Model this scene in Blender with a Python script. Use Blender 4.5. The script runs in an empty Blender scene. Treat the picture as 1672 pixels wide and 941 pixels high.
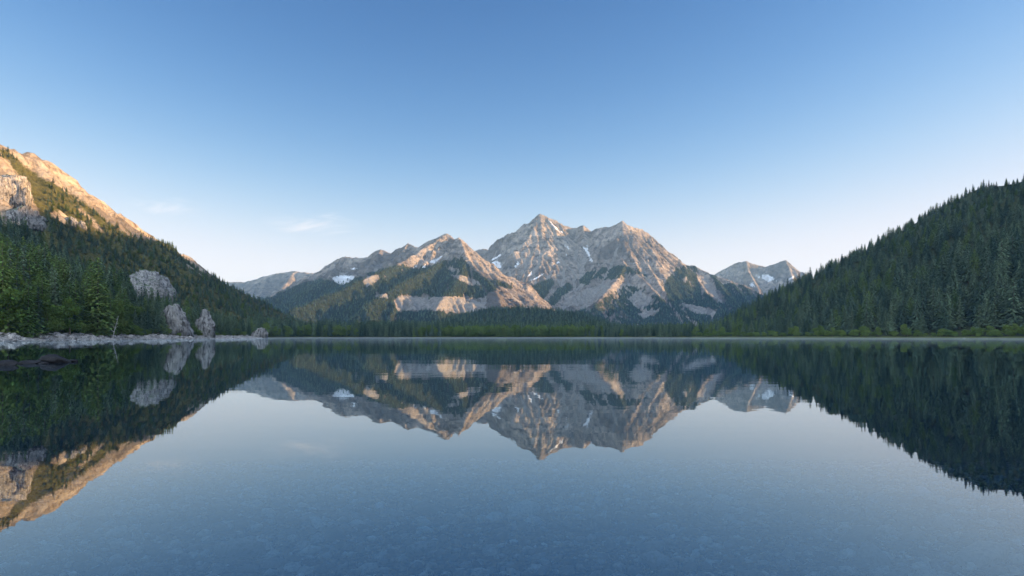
import bpy, math, random
import numpy as np
from mathutils import Vector, Matrix
R = math.radians
C = bpy.context.scene.collection
scn = bpy.context.scene

# ------------------------------------------------------------------ camera, sky, sun, exposure
F_PX, HZ, CAM_H = 1115.0, 549.6, 1.6          # focal length in photo pixels, horizon row, eye height above the lake
cam_d = bpy.data.cameras.new('camera'); cam = bpy.data.objects.new('camera', cam_d); C.objects.link(cam)
cam.location = (0, 0, CAM_H); cam.rotation_euler = (R(90), 0, 0)
cam_d.sensor_width = 36; cam_d.lens = 36*F_PX/1672
cam_d.shift_y = (HZ-470.5)/1672
cam_d.clip_start = 0.1; cam_d.clip_end = 60000
scn.camera = cam

SKY_FILL = 5.7
SUN_EL, SUN_AZ = 12.0, 89.0                    # azimuth clockwise from the view direction (+Y)
w = bpy.data.worlds.new('World'); scn.world = w; w.use_nodes = True
nt = w.node_tree; bg = nt.nodes['Background']
sky = nt.nodes.new('ShaderNodeTexSky'); sky.sky_type = 'NISHITA'; sky.sun_disc = False
sky.sun_elevation = R(SUN_EL); sky.sun_rotation = R(SUN_AZ)
sky.altitude = 1500; sky.air_density = 1.0; sky.dust_density = 0.3; sky.ozone_density = 2.0
# the clear high-altitude air of the photo: each channel of the sky gets a steeper fall-off from horizon to zenith
sp = nt.nodes.new('ShaderNodeSeparateColor'); cb = nt.nodes.new('ShaderNodeCombineColor'); nt.links.new(sky.outputs[0], sp.inputs[0])
for i, (p, a, top) in enumerate(((2.8, 8.2, .51), (1.9, 1.72, .80), (1.4, 1.11, 1.02))):
    def M(op, x, y):
        n = nt.nodes.new('ShaderNodeMath'); n.operation = op; nt.links.new(x, n.inputs[0]); n.inputs[1].default_value = y; return n.outputs[0]
    v = M('MULTIPLY', sp.outputs[i], .25); q = M('POWER', M('ADD', M('POWER', M('MULTIPLY', v, 1/top), 5.0), 1.0), -.2); n_ = nt.nodes.new('ShaderNodeMath'); n_.operation = 'MULTIPLY'; nt.links.new(v, n_.inputs[0]); nt.links.new(q, n_.inputs[1]); v = M('POWER', n_.outputs[0], p); v = M('MULTIPLY', v, a*1.58); nt.links.new(v, cb.inputs[i])
# unseen bright cloud patch added to the sky behind the viewer as front fill
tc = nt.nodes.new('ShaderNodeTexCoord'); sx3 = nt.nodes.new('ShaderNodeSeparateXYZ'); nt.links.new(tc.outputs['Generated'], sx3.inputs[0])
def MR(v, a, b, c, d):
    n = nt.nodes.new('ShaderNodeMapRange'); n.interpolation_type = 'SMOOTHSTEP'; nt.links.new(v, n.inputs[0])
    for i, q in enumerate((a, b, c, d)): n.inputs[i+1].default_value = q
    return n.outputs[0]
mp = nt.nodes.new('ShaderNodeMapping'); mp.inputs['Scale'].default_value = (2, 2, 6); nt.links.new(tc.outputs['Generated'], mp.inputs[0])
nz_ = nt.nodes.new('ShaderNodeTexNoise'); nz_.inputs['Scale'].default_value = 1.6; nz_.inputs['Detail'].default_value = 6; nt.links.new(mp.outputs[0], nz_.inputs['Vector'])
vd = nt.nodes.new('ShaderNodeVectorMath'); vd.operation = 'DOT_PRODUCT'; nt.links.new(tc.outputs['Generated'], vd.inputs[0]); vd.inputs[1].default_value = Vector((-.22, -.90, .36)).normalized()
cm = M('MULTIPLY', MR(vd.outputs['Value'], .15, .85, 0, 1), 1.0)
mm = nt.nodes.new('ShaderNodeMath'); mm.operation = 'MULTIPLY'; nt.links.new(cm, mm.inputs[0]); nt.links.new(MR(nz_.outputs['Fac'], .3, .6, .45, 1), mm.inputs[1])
cl = nt.nodes.new('ShaderNodeMix'); cl.data_type = 'RGBA'; nt.links.new(mm.outputs[0], cl.inputs[0]); nt.links.new(cb.outputs[0], cl.inputs[6]); cl.inputs[7].default_value = (SKY_FILL*.80, SKY_FILL*.95, SKY_FILL*1.12, 1)
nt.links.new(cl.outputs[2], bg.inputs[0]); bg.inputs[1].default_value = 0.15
sd = bpy.data.lights.new('sun', 'SUN'); sun = bpy.data.objects.new('sun', sd); C.objects.link(sun)
sd.energy = 5.0; sd.angle = R(0.53); sd.color = (1.0, 0.61, 0.28)
sx, sy, sz = math.sin(R(SUN_AZ))*math.cos(R(SUN_EL)), math.cos(R(SUN_AZ))*math.cos(R(SUN_EL)), math.sin(R(SUN_EL))
sun.rotation_euler = Vector((sx, sy, sz)).to_track_quat('Z', 'Y').to_euler()
sun.location = (sx*400, sy*400, sz*400+200)
vs = scn.view_settings
vs.view_transform = 'Standard'; vs.look = 'None'; vs.gamma = 1; vs.use_curve_mapping = False
vs.exposure = 2.0
scn.render.engine = 'CYCLES'
cy = scn.cycles
cy.use_denoising = True; cy.use_adaptive_sampling = False
cy.max_bounces = 8; cy.diffuse_bounces = 3; cy.glossy_bounces = 3; cy.transmission_bounces = 4; cy.transparent_max_bounces = 8
cy.volume_bounces = 1
cy.caustics_reflective = False; cy.caustics_refractive = False

# ------------------------------------------------------------------ numeric helpers
rng = np.random.default_rng(7)
random.seed(7)

def smooth(a, b, x):
    t = np.clip((x-a)/(b-a), 0, 1); return t*t*(3-2*t)

def _hash(ix, iy, seed):
    h = (ix.astype(np.int64)*374761393 + iy.astype(np.int64)*668265263 + seed*974634777) & 0xFFFFFFFF
    h = ((h ^ (h >> 13))*1274126177) & 0xFFFFFFFF
    h = h ^ (h >> 16)
    return h

def perlin(x, y, seed=0):
    x0 = np.floor(x); y0 = np.floor(y); fx = x-x0; fy = y-y0
    def g(ix, iy, dx, dy):
        a = (_hash(ix, iy, seed) & 1023)*(2*np.pi/1024)
        return np.cos(a)*dx + np.sin(a)*dy
    u = fx*fx*fx*(fx*(fx*6-15)+10); v = fy*fy*fy*(fy*(fy*6-15)+10)
    n00 = g(x0, y0, fx, fy); n10 = g(x0+1, y0, fx-1, fy); n01 = g(x0, y0+1, fx, fy-1); n11 = g(x0+1, y0+1, fx-1, fy-1)
    return 1.4*((n00*(1-u)+n10*u)*(1-v) + (n01*(1-u)+n11*u)*v)

def fbm(x, y, size, octv=5, seed=0, ridged=False, gain=0.5):
    x = x/size; y = y/size; s = 0; a = 1; t = 0
    for o in range(octv):
        n = perlin(x, y, seed+o*17)
        s = s + a*((1-2*np.abs(n)) if ridged else n); t += a
        a *= gain; x = x*2.03+11.3; y = y*2.03+5.7
    return s/t

def P(px, py, Y):
    return ((px-836)/F_PX*Y, Y, CAM_H+(HZ-py)/F_PX*Y)

def proj(x, y, z):
    yy = np.maximum(y, 1.0)
    return 836+x/yy*F_PX, HZ-(z-CAM_H)/yy*F_PX

def in_poly(px, py, poly):
    r = np.zeros(px.shape, bool); n = len(poly)
    for i in range(n):
        x1, y1 = poly[i]; x2, y2 = poly[(i+1) % n]
        if y1 == y2: continue
        c = ((y1 > py) != (y2 > py)) & (px < (x2-x1)*(py-y1)/(y2-y1)+x1)
        r ^= c
    return r

def blur(a, n=1):
    for _ in range(n):
        p = np.pad(a, 1, mode='edge')
        a = (p[1:-1, 1:-1]*4 + 2*(p[:-2, 1:-1]+p[2:, 1:-1]+p[1:-1, :-2]+p[1:-1, 2:]) + p[:-2, :-2]+p[2:, 2:]+p[:-2, 2:]+p[2:, :-2])/16
    return a

def obj(name, me, mat=None, parent=None):
    o = bpy.data.objects.new(name, me); C.objects.link(o)
    if mat is not None and me is not None and not me.materials: me.materials.append(mat)
    if parent is not None: o.parent = parent
    return o

def tag(o, label=None, cat=None, group=None, kind=None):
    if label: o['label'] = label
    if cat: o['category'] = cat
    if group: o['group'] = group
    if kind: o['kind'] = kind
    return o

def mesh_np(name, v, faces, k, smooth_shade=False):
    """v (n,3), faces (m,k) -> mesh"""
    me = bpy.data.meshes.new(name)
    m = len(faces)
    me.vertices.add(len(v)); me.vertices.foreach_set('co', np.ascontiguousarray(v, np.float32).ravel())
    me.loops.add(m*k); me.loops.foreach_set('vertex_index', np.ascontiguousarray(faces, np.int32).ravel())
    me.polygons.add(m); me.polygons.foreach_set('loop_start', np.arange(0, m*k, k, dtype=np.int32))
    me.polygons.foreach_set('loop_total', np.full(m, k, np.int32))
    me.polygons.foreach_set('use_smooth', np.full(m, smooth_shade, bool))
    me.update(calc_edges=True); me.validate()
    return me

def grid_mesh(name, X, Y, Z, attrs=None, keep=None):
    ny, nx = Z.shape
    idx = np.arange(nx*ny).reshape(ny, nx)
    q = np.stack([idx[:-1, :-1], idx[:-1, 1:], idx[1:, 1:], idx[1:, :-1]], -1).reshape(-1, 4)
    v = np.stack([X.ravel(), Y.ravel(), Z.ravel()], 1)
    if keep is not None:
        kq = (keep[:-1, :-1] | keep[:-1, 1:] | keep[1:, 1:] | keep[1:, :-1]).ravel()
        q = q[kq]
        used = np.zeros(len(v), bool); used[q.ravel()] = True
        remap = np.cumsum(used)-1
        v = v[used]; q = remap[q]
    else:
        used = slice(None)
    me = mesh_np(name, v, q, 4, True)
    for an, arr in (attrs or {}).items():
        at = me.attributes.new(an, 'FLOAT', 'POINT')
        at.data.foreach_set('value', np.ascontiguousarray(arr.ravel()[used], np.float32))
    return me

class HF:
    """a height field on a regular grid"""
    def __init__(s, x0, x1, y0, y1, res):
        s.x0, s.y0, s.res = x0, y0, res
        s.xs = np.arange(x0, x1+res, res); s.ys = np.arange(y0, y1+res, res)
        s.X, s.Y = np.meshgrid(s.xs, s.ys); s.Z = np.full(s.X.shape, -50.0)
    def at(s, x, y, a=None):
        a = s.Z if a is None else a
        fx = (np.asarray(x, float)-s.x0)/s.res; fy = (np.asarray(y, float)-s.y0)/s.res
        ok = (fx >= 0) & (fy >= 0) & (fx < len(s.xs)-1) & (fy < len(s.ys)-1)
        fx = np.clip(fx, 0, len(s.xs)-1.001); fy = np.clip(fy, 0, len(s.ys)-1.001)
        ix = fx.astype(int); iy = fy.astype(int); u = fx-ix; v = fy-iy
        r = (a[iy, ix]*(1-u)+a[iy, ix+1]*u)*(1-v)+(a[iy+1, ix]*(1-u)+a[iy+1, ix+1]*u)*v
        return np.where(ok, r, -50.0)
    def slope(s):
        gy, gx = np.gradient(s.Z, s.res); return np.hypot(gx, gy)

def tents(hf, ridges, X, Y):
    """max over ridge segments of (crest height - concave drop)"""
    h = np.full(X.shape, -1e3); dcrest = np.full(X.shape, 1e6)
    for pts, sl, k in ridges:
        for a, b in zip(pts[:-1], pts[1:]):
            dx, dy = b[0]-a[0], b[1]-a[1]; L2 = dx*dx+dy*dy+1e-6
            t = np.clip(((X-a[0])*dx+(Y-a[1])*dy)/L2, 0, 1)
            d = np.hypot(X-a[0]-t*dx, Y-a[1]-t*dy)
            z = a[2]+t*(b[2]-a[2]) - sl*k*np.log1p(d/k)
            h = np.maximum(h, z); 
            dcrest = np.minimum(dcrest, d)
    return h, dcrest

def auto_spurs(pts, step, fall, length, sl, k, r, sides=(1, -1), jit=0.5, floor=0):
    """branch ridges leaving a main ridge downhill"""
    out = []
    acc = step*0.5
    for a, b in zip(pts[:-1], pts[1:]):
        a = np.array(a); b = np.array(b); seg = b-a; L = math.hypot(seg[0], seg[1]); 
        if L < 1: continue
        u = seg/L
        while acc < L:
            p = a+u*acc
            for s in sides:
                if p[2] < floor+40: continue
                nrm = np.array([-u[1]*s, u[0]*s])
                dn = -math.copysign(1, u[2])
                d = nrm + u[:2]*(0.0 + 0.5*r.uniform(-1, 1) + 0.35*(-1 if u[2] > 0 else 1)); d /= np.linalg.norm(d)
                ln = length*r.uniform(0.5, 1.2); n = 5; q = p.copy(); q[2] -= fall*12; line = [tuple(q)]
                ang = math.atan2(d[1], d[0])
                for i in range(n):
                    ang += r.uniform(-.28, .28)
                    f = fall*(1.15-0.12*i)*r.uniform(.7, 1.25)
                    q = q+np.array([math.cos(ang)*ln/n, math.sin(ang)*ln/n, -f*ln/n]); line.append(tuple(q))
                out.append((line, sl*r.uniform(.9, 1.2), k))
            acc += step*r.uniform(1-jit, 1+jit)
        acc -= L
    return out

def erode(hf, n, steps, batches, seed, mask=None, rate=0.35, cap=5.0):
    """droplet erosion; returns a map of where the water ran"""
    r = np.random.default_rng(seed); Z = hf.Z/hf.res; ny, nx = Z.shape; flow = np.zeros(Z.shape)
    if mask is None: mask = np.ones(Z.shape)
    for b in range(batches):
        x = r.uniform(2, nx-3, n); y = r.uniform(2, ny-3, n); dx = np.zeros(n); dy = np.zeros(n)
        sed = np.zeros(n); vel = np.ones(n); wat = np.ones(n)
        for s in range(steps):
            ix = x.astype(int); iy = y.astype(int); u = x-ix; v = y-iy
            z00 = Z[iy, ix]; z10 = Z[iy, ix+1]; z01 = Z[iy+1, ix]; z11 = Z[iy+1, ix+1]
            gx = (z10-z00)*(1-v)+(z11-z01)*v; gy = (z01-z00)*(1-u)+(z11-z10)*u
            h0 = z00*(1-u)*(1-v)+z10*u*(1-v)+z01*(1-u)*v+z11*u*v
            dx = dx*.12-gx*.88; dy = dy*.12-gy*.88; L = np.hypot(dx, dy)+1e-9; dx /= L; dy /= L
            x2 = np.clip(x+dx, 1, nx-2.01); y2 = np.clip(y+dy, 1, ny-2.01)
            jx = x2.astype(int); jy = y2.astype(int); p = x2-jx; q = y2-jy
            h1 = Z[jy, jx]*(1-p)*(1-q)+Z[jy, jx+1]*p*(1-q)+Z[jy+1, jx]*(1-p)*q+Z[jy+1, jx+1]*p*q
            dh = h1-h0
            c = np.maximum(-dh, 0.01)*vel*wat*cap
            dep = np.where(dh > 0, np.minimum(dh, sed), np.where(sed > c, (sed-c)*.25, 0))
            ero = np.where((dh <= 0) & (sed <= c), np.minimum((c-sed)*rate, -dh), 0)*mask[iy, ix]
            d = dep-ero; sed -= d
            D = np.zeros(Z.shape)
            np.add.at(D, (iy, ix), d*(1-u)*(1-v)); np.add.at(D, (iy, ix+1), d*u*(1-v))
            np.add.at(D, (iy+1, ix), d*(1-u)*v); np.add.at(D, (iy+1, ix+1), d*u*v)
            Z = Z+np.clip(D, -.25, .25)
            np.add.at(flow, (iy, ix), wat)
            vel = np.sqrt(np.maximum(vel*vel-dh*.6, .05)); vel = np.minimum(vel, 2.5); wat *= .985; x, y = x2, y2
        Z = Z*.85+blur(Z)*.15
    hf.Z = Z*hf.res
    return flow

# ------------------------------------------------------------------ materials
def new_mat(name):
    m = bpy.data.materials.new(name); m.use_nodes = True; t = m.node_tree
    for n in list(t.nodes): t.nodes.remove(n)
    out = t.nodes.new('ShaderNodeOutputMaterial')
    return m, t, out

def N(t, typ, **kw):
    n = t.nodes.new(typ)
    for k, v in kw.items():
        if k.startswith('i_'): n.inputs[k[2:].replace('_', ' ')].default_value = v
        else: setattr(n, k, v)
    return n

def noise(t, vec, scale, detail=5, rough=.55, dist=0.0):
    n = N(t, 'ShaderNodeTexNoise'); n.inputs['Scale'].default_value = scale; n.inputs['Detail'].default_value = detail
    n.inputs['Roughness'].default_value = rough; n.inputs['Distortion'].default_value = dist
    t.links.new(vec, n.inputs['Vector']); return n.outputs['Fac']

def mathn(t, op, a, b=None, c=None, clamp=False):
    n = N(t, 'ShaderNodeMath', operation=op); n.use_clamp = clamp
    for i, v in enumerate((a, b, c)):
        if v is None: continue
        if isinstance(v, (int, float)): n.inputs[i].default_value = v
        else: t.links.new(v, n.inputs[i])
    return n.outputs[0]

def mapr(t, v, a, b, c=0.0, d=1.0):
    n = N(t, 'ShaderNodeMapRange'); n.interpolation_type = 'SMOOTHSTEP'
    t.links.new(v, n.inputs[0])
    for i, q in enumerate((a, b, c, d)): n.inputs[i+1].default_value = q
    return n.outputs[0]

def mix(t, fac, a, b):
    n = N(t, 'ShaderNodeMix'); n.data_type = 'RGBA'
    for s, v in ((0, fac), (6, a), (7, b)):
        if isinstance(v, (int, float)): n.inputs[s].default_value = v
        elif isinstance(v, tuple): n.inputs[s].default_value = (*v[:3], 1)
        else: t.links.new(v, n.inputs[s])
    return n.outputs[2]

def ramp(t, v, stops):
    n = N(t, 'ShaderNodeValToRGB'); t.links.new(v, n.inputs[0]); e = n.color_ramp.elements
    while len(e) < len(stops): e.new(0.5)
    for i, (p, c) in enumerate(stops): e[i].position = p; e[i].color = (*c, 1)
    return n.outputs[0]

def attr(t, name):
    n = N(t, 'ShaderNodeAttribute'); n.attribute_name = name; return n.outputs['Fac']

def mapping(t, vec, scale, rot=(0, 0, 0)):
    n = N(t, 'ShaderNodeMapping'); n.inputs['Scale'].default_value = scale; n.inputs['Rotation'].default_value = rot
    t.links.new(vec, n.inputs['Vector']); return n.outputs[0]

def bump(t, h, dist, strength=1.0, normal=None):
    n = N(t, 'ShaderNodeBump'); n.inputs['Distance'].default_value = dist; n.inputs['Strength'].default_value = strength
    t.links.new(h, n.inputs['Height'])
    if normal is not None: t.links.new(normal, n.inputs['Normal'])
    return n.outputs[0]

def diffuse_out(t, out, col, nrm=None, rough=.9, spec=.15):
    b = N(t, 'ShaderNodeBsdfPrincipled'); b.inputs['Roughness'].default_value = rough; b.inputs['Specular IOR Level'].default_value = spec
    t.links.new(col, b.inputs['Base Color'])
    if nrm is not None: t.links.new(nrm, b.inputs['Normal'])
    t.links.new(b.outputs[0], out.inputs[0])

def mountain_mat(name, rockA, rockB, rockC, floor, screec, unit=1.0, bump_d=6.0):
    """bare rock with strata, scree, snow and forest floor chosen by the vertex attributes"""
    m, t, out = new_mat(name)
    co = N(t, 'ShaderNodeTexCoord').outputs['Object']
    n1 = noise(t, co, .004*unit, 8, .62); n2 = noise(t, co, .02*unit, 8, .68); n3 = noise(t, co, .09*unit, 6, .7)
    st = noise(t, mapping(t, co, (.004*unit, .004*unit, .05*unit), (R(14), R(-9), 0)), 1.0, 6, .65, .6)
    crack = N(t, 'ShaderNodeTexNoise'); crack.noise_type = 'RIDGED_MULTIFRACTAL'; crack.inputs['Scale'].default_value = .018*unit; crack.inputs['Detail'].default_value = 6
    t.links.new(mapping(t, co, (1.0, 1.0, .45)), crack.inputs['Vector'])
    rock = ramp(t, n2, [(.39, rockB), (.5, rockA), (.61, rockC)])
    rock = mix(t, mapr(t, st, .40, .62, 0, .55), rock, rockC)
    rock = mix(t, mapr(t, n1, .45, .62, 0, .5), rock, rockB)
    jt = noise(t, mapping(t, co, (.035*unit, .035*unit, .006*unit), (R(10), R(6), R(20))), 1.0, 7, .7, .4)
    rock = mix(t, mapr(t, jt, .50, .66, 0, .75), rock, tuple(c*.55 for c in rockB))
    rock = mix(t, mapr(t, jt, .42, .28, 0, .45), rock, rockC); big = noise(t, mapping(t, co, (.0016*unit, .0016*unit, .0028*unit)), 1.0, 4, .55, .5); rock = mix(t, mapr(t, big, .48, .62, 0, .55), rock, rockB)
    sc = mix(t, mapr(t, n3, .3, .7), screec, tuple(c*.68 for c in screec)); sc = mix(t, mapr(t, jt, .48, .64, 0, .6), sc, tuple(c*.5 for c in rockA))
    edge = mathn(t, 'MULTIPLY_ADD', n3, .7, -.35); edge2 = mathn(t, 'MULTIPLY_ADD', n2, .9, -.45)
    ed = mathn(t, 'ADD', edge, edge2)
    sm = mapr(t, mathn(t, 'ADD', attr(t, 'scree'), ed), .42, .58)
    fm = mapr(t, mathn(t, 'ADD', attr(t, 'forest'), mathn(t, 'MULTIPLY', ed, 1.0)), .30, .62)
    nm = mapr(t, mathn(t, 'ADD', attr(t, 'snow'), mathn(t, 'MULTIPLY', ed, 1.9)), .66, .78)
    fl = mix(t, mapr(t, n3, .35, .65), floor, tuple(c*.55 for c in floor))
    col = mix(t, sm, rock, sc); col = mix(t, fm, col, fl); col = mix(t, nm, col, mix(t, mapr(t, n2, .35, .6), (.66, .68, .71), (.45, .45, .46)))
    h = mathn(t, 'ADD', mathn(t, 'MULTIPLY', n2, 1.0), mathn(t, 'MULTIPLY', n3, .35))
    h = mathn(t, 'ADD', h, mathn(t, 'MULTIPLY', st, .5)); h = mathn(t, 'SUBTRACT', h, mathn(t, 'MULTIPLY', jt, .6))
    h = mathn(t, 'ADD', h, mathn(t, 'MULTIPLY', crack.outputs['Fac'], .18))
    h = mathn(t, 'MULTIPLY', h, mathn(t, 'SUBTRACT', 1.0, mathn(t, 'MULTIPLY', nm, .9)))
    diffuse_out(t, out, col, bump(t, h, bump_d/unit, .9))
    return m

M_far = mountain_mat('alpine_rock', (.275, .235, .205), (.09, .079, .072), (.42, .365, .315), (.035, .05, .025), (.36, .335, .31), 1.0, 60)
M_near = mountain_mat('slope_rock', (.34, .275, .205), (.13, .105, .08), (.46, .385, .30), (.10, .095, .03), (.48, .43, .36), 3.0, 24)
M_hill = mountain_mat('forest_floor', (.25, .23, .2), (.16, .15, .13), (.33, .3, .27), (.045, .055, .022), (.3, .28, .25), 3.0, 5)

def foliage_mat(name, dark, light, trans=.35, var=.35):
    m, t, out = new_mat(name)
    g = N(t, 'ShaderNodeNewGeometry'); oi = N(t, 'ShaderNodeObjectInfo')
    c = mix(t, oi.outputs['Random'], dark, light)
    hsv = N(t, 'ShaderNodeHueSaturation'); t.links.new(c, hsv.inputs['Color'])
    t.links.new(mathn(t, 'MULTIPLY_ADD', g.outputs['Random Per Island'], 2*var, 1-var), hsv.inputs['Value'])
    t.links.new(mathn(t, 'MULTIPLY_ADD', g.outputs['Random Per Island'], .05, .475), hsv.inputs['Hue'])
    d = N(t, 'ShaderNodeBsdfDiffuse'); tr = N(t, 'ShaderNodeBsdfTranslucent'); mx = N(t, 'ShaderNodeMixShader'); mx.inputs[0].default_value = trans
    t.links.new(hsv.outputs[0], d.inputs[0]); t.links.new(hsv.outputs[0], tr.inputs[0])
    t.links.new(d.outputs[0], mx.inputs[1]); t.links.new(tr.outputs[0], mx.inputs[2]); t.links.new(mx.outputs[0], out.inputs[0])
    return m
M_spruce = foliage_mat('spruce_needles', (.05, .085, .06), (.155, .205, .12))
M_fir = foliage_mat('fir_needles', (.10, .155, .048), (.185, .245, .07))
M_leaf = foliage_mat('broad_leaves', (.11, .165, .04), (.17, .225, .06), .35)

def simple_mat(name, a, b, scale, bd, rough=.9, spec=.2, stretch=(1, 1, 1)):
    m, t, out = new_mat(name); co = N(t, 'ShaderNodeTexCoord').outputs['Object']
    v = mapping(t, co, stretch); n = noise(t, v, scale, 7, .65); n2 = noise(t, v, scale*5, 5, .65)
    col = mix(t, mapr(t, n, .35, .65), a, b); col = mix(t, mapr(t, n2, .45, .7, 0, .4), col, tuple(c*.5 for c in a))
    diffuse_out(t, out, col, bump(t, mathn(t, 'ADD', n, mathn(t, 'MULTIPLY', n2, .4)), bd), rough, spec); return m
M_bark = simple_mat('bark', (.12, .095, .075), (.2, .165, .13), .6, .03, stretch=(4, 4, 1))
M_dead = simple_mat('bleached_wood', (.38, .35, .32), (.55, .52, .48), .6, .03, stretch=(4, 4, 1))
M_wet = simple_mat('wet_stone', (.008, .008, .0095), (.026, .025, .028), 3, .08, .75, .2)

def limestone_mat(name, a, b, c, scale, moss=False):
    """pale rock streaked downwards, with dark cracks and a little lichen"""
    m, t, out = new_mat(name); co = N(t, 'ShaderNodeTexCoord').outputs['Object']
    n = noise(t, co, scale, 8, .65); s = noise(t, mapping(t, co, (1, 1, .25), (R(12), R(8), 0)), scale*3, 6, .65, .5)
    oi = N(t, 'ShaderNodeObjectInfo'); g = N(t, 'ShaderNodeNewGeometry')
    col = mix(t, mapr(t, n, .35, .65), a, b); col = mix(t, mapr(t, s, .48, .60), col, c); gr = noise(t, co, scale*1.4, 5, .6); col = mix(t, mapr(t, gr, .60, .72, 0, .45), col, (.05, .065, .03))
    hsv = N(t, 'ShaderNodeHueSaturation'); t.links.new(col, hsv.inputs['Color'])
    t.links.new(mathn(t, 'MULTIPLY_ADD', g.outputs['Random Per Island'], .5, .72), hsv.inputs['Value'])
    if moss:
        sn_ = N(t, 'ShaderNodeSeparateXYZ'); t.links.new(g.outputs['Normal'], sn_.inputs[0])
        col = mix(t, mapr(t, mathn(t, 'ADD', sn_.outputs['Z'], mathn(t, 'MULTIPLY', n, .8)), 1.16, 1.40), col, (.055, .08, .03)); t.links.new(col, hsv.inputs['Color'])
    cr = N(t, 'ShaderNodeTexNoise'); cr.noise_type = 'RIDGED_MULTIFRACTAL'; cr.inputs['Scale'].default_value = scale*2; cr.inputs['Detail'].default_value = 5
    t.links.new(mapping(t, co, (1, 1, .5)), cr.inputs['Vector'])
    h = mathn(t, 'ADD', mathn(t, 'ADD', n, mathn(t, 'MULTIPLY', s, .5)), mathn(t, 'MULTIPLY', cr.outputs['Fac'], .15))
    diffuse_out(t, out, hsv.outputs[0], bump(t, h, .35/scale)); return m
M_lime = limestone_mat('pale_limestone', (.26, .247, .238), (.155, .147, .142), (.05, .047, .045), .20, True)
M_slab = limestone_mat('shore_stone', (.40, .37, .35), (.27, .25, .24), (.15, .14, .14), 1.2)

# ------------------------------------------------------------------ lake outline
LAKE = [(-30, -6), (-70, 10), (-118, 70), (-150, 150)] + \
       [P(px, 0, D)[:2] for px, D in ((0, 226), (60, 240), (100, 256), (150, 285), (200, 324), (250, 370), (300, 425), (350, 487), (400, 557), (432, 610), (437, 690), (440, 800), (500, 880), (600, 925), (690, 945), (836, 950), (980, 940), (1060, 880), (1085, 830), (1140, 775), (1200, 725), (1300, 660), (1400, 615), (1500, 575), (1600, 535), (1672, 510))] + \
       [(430, 380), (452, 200), (420, 60), (300, -10), (120, -9), (30, -4.5), (0, -4.0)]
def ragged(pts, step=9, amp=5.0):
    out = []; n = len(pts)
    for i in range(n):
        a = np.array(pts[i]); b = np.array(pts[(i+1) % n]); L = np.hypot(*(b-a)); k = max(1, int(L/step)) if a[1] > 180 else 1
        for j in range(k):
            p = a+(b-a)*j/k; q = amp*min(1, max(0, (p[1]-180)/400))
            out.append((p[0]+float(fbm(np.array([p[0]]), np.array([p[1]]), 45, 3, 61)[0])*q*1.6, p[1]+float(fbm(np.array([p[0]]), np.array([p[1]]), 38, 3, 62)[0])*q*2.4))
    return out
LAKE0 = LAKE
LAKE = np.array(ragged(LAKE))

def shore_sd(X, Y):
    """distance to the waterline, positive on land"""
    d = np.full(X.shape, 1e9); n = len(LAKE)
    for i in range(n):
        a = LAKE[i]; b = LAKE[(i+1) % n]; e = b-a; L2 = e@e
        t = np.clip(((X-a[0])*e[0]+(Y-a[1])*e[1])/L2, 0, 1)
        d = np.minimum(d, np.hypot(X-a[0]-t*e[0], Y-a[1]-t*e[1]))
    return np.where(in_poly(X, Y, [tuple(p) for p in LAKE]), -d, d)

def bed(d):
    """depth of the lake floor at distance d from the shore"""
    return -(0.02+0.062*np.minimum(d, 9)+0.11*np.clip(d-9, 0, 14)+0.16*np.clip(d-23, 0, 40))

# ------------------------------------------------------------------ ground sheet (lake floor and valley floor)
def spaced(lim_lo, lim_hi, fine, grow):
    out = [0.0]; s = fine
    while out[-1] < lim_hi: out.append(out[-1]+s); s *= grow
    neg = [0.0]; s = fine
    while neg[-1] > lim_lo: neg.append(neg[-1]-s); s *= grow
    return np.array(sorted(set(neg+out)))
gx = spaced(-8000, 8000, .8, 1.035); gy = spaced(-2500, 10500, .8, 1.03)
GX, GY = np.meshgrid(gx, gy)
gs = shore_sd(GX, GY)
far = smooth(2500, 9000, np.hypot(GX, GY-2500))
lay = np.where(gs > 0, .02+np.minimum(gs, 14)*.11+np.clip(gs-14, 0, 500)*.006, bed(-gs))
lay = lay+np.where(gs > 3, fbm(GX, GY, 120, 3, 5)*1.2*smooth(3, 40, gs), 0)+np.where(gs < 0, fbm(GX, GY, 3.5, 3, 9)*.05*smooth(0, 8, -gs), 0)
m, t, out = new_mat('valley_ground')
co = N(t, 'ShaderNodeTexCoord').outputs['Object']
sep = N(t, 'ShaderNodeSeparateXYZ'); t.links.new(co, sep.inputs[0])
v1 = N(t, 'ShaderNodeTexVoronoi'); v1.inputs['Scale'].default_value = 9; v1.inputs['Randomness'].default_value = 1; t.links.new(co, v1.inputs['Vector'])
v2 = N(t, 'ShaderNodeTexVoronoi'); v2.inputs['Scale'].default_value = 9; v2.feature = 'DISTANCE_TO_EDGE'; t.links.new(co, v2.inputs['Vector'])
n1 = noise(t, co, .5, 6, .6); n2 = noise(t, co, .06, 6, .6)
vs_ = N(t, 'ShaderNodeSeparateColor'); t.links.new(v1.outputs['Color'], vs_.inputs[0])
stone = ramp(t, vs_.outputs[0], [(0, (.015, .015, .015)), (.6, (.03, .03, .03)), (1, (.06, .058, .055))])
stone = mix(t, mapr(t, v2.outputs['Distance'], 0, .05), (.03, .03, .03), stone)
silt = mix(t, mapr(t, n1, .3, .7), (.03, .045, .05), (.045, .06, .062))
bedc = mix(t, mapr(t, sep.outputs['Z'], -2.6, -1.6), silt, stone)
grass = mix(t, mapr(t, n2, .35, .65), (.07, .085, .025), (.11, .12, .035))
shore = mix(t, mapr(t, vs_.outputs[1], .2, .8), (.05, .05, .042), (.13, .125, .115))
land = mix(t, mapr(t, mathn(t, 'ADD', sep.outputs['Z'], mathn(t, 'MULTIPLY', n1, .6)), .42, .70), shore, grass)
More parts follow.
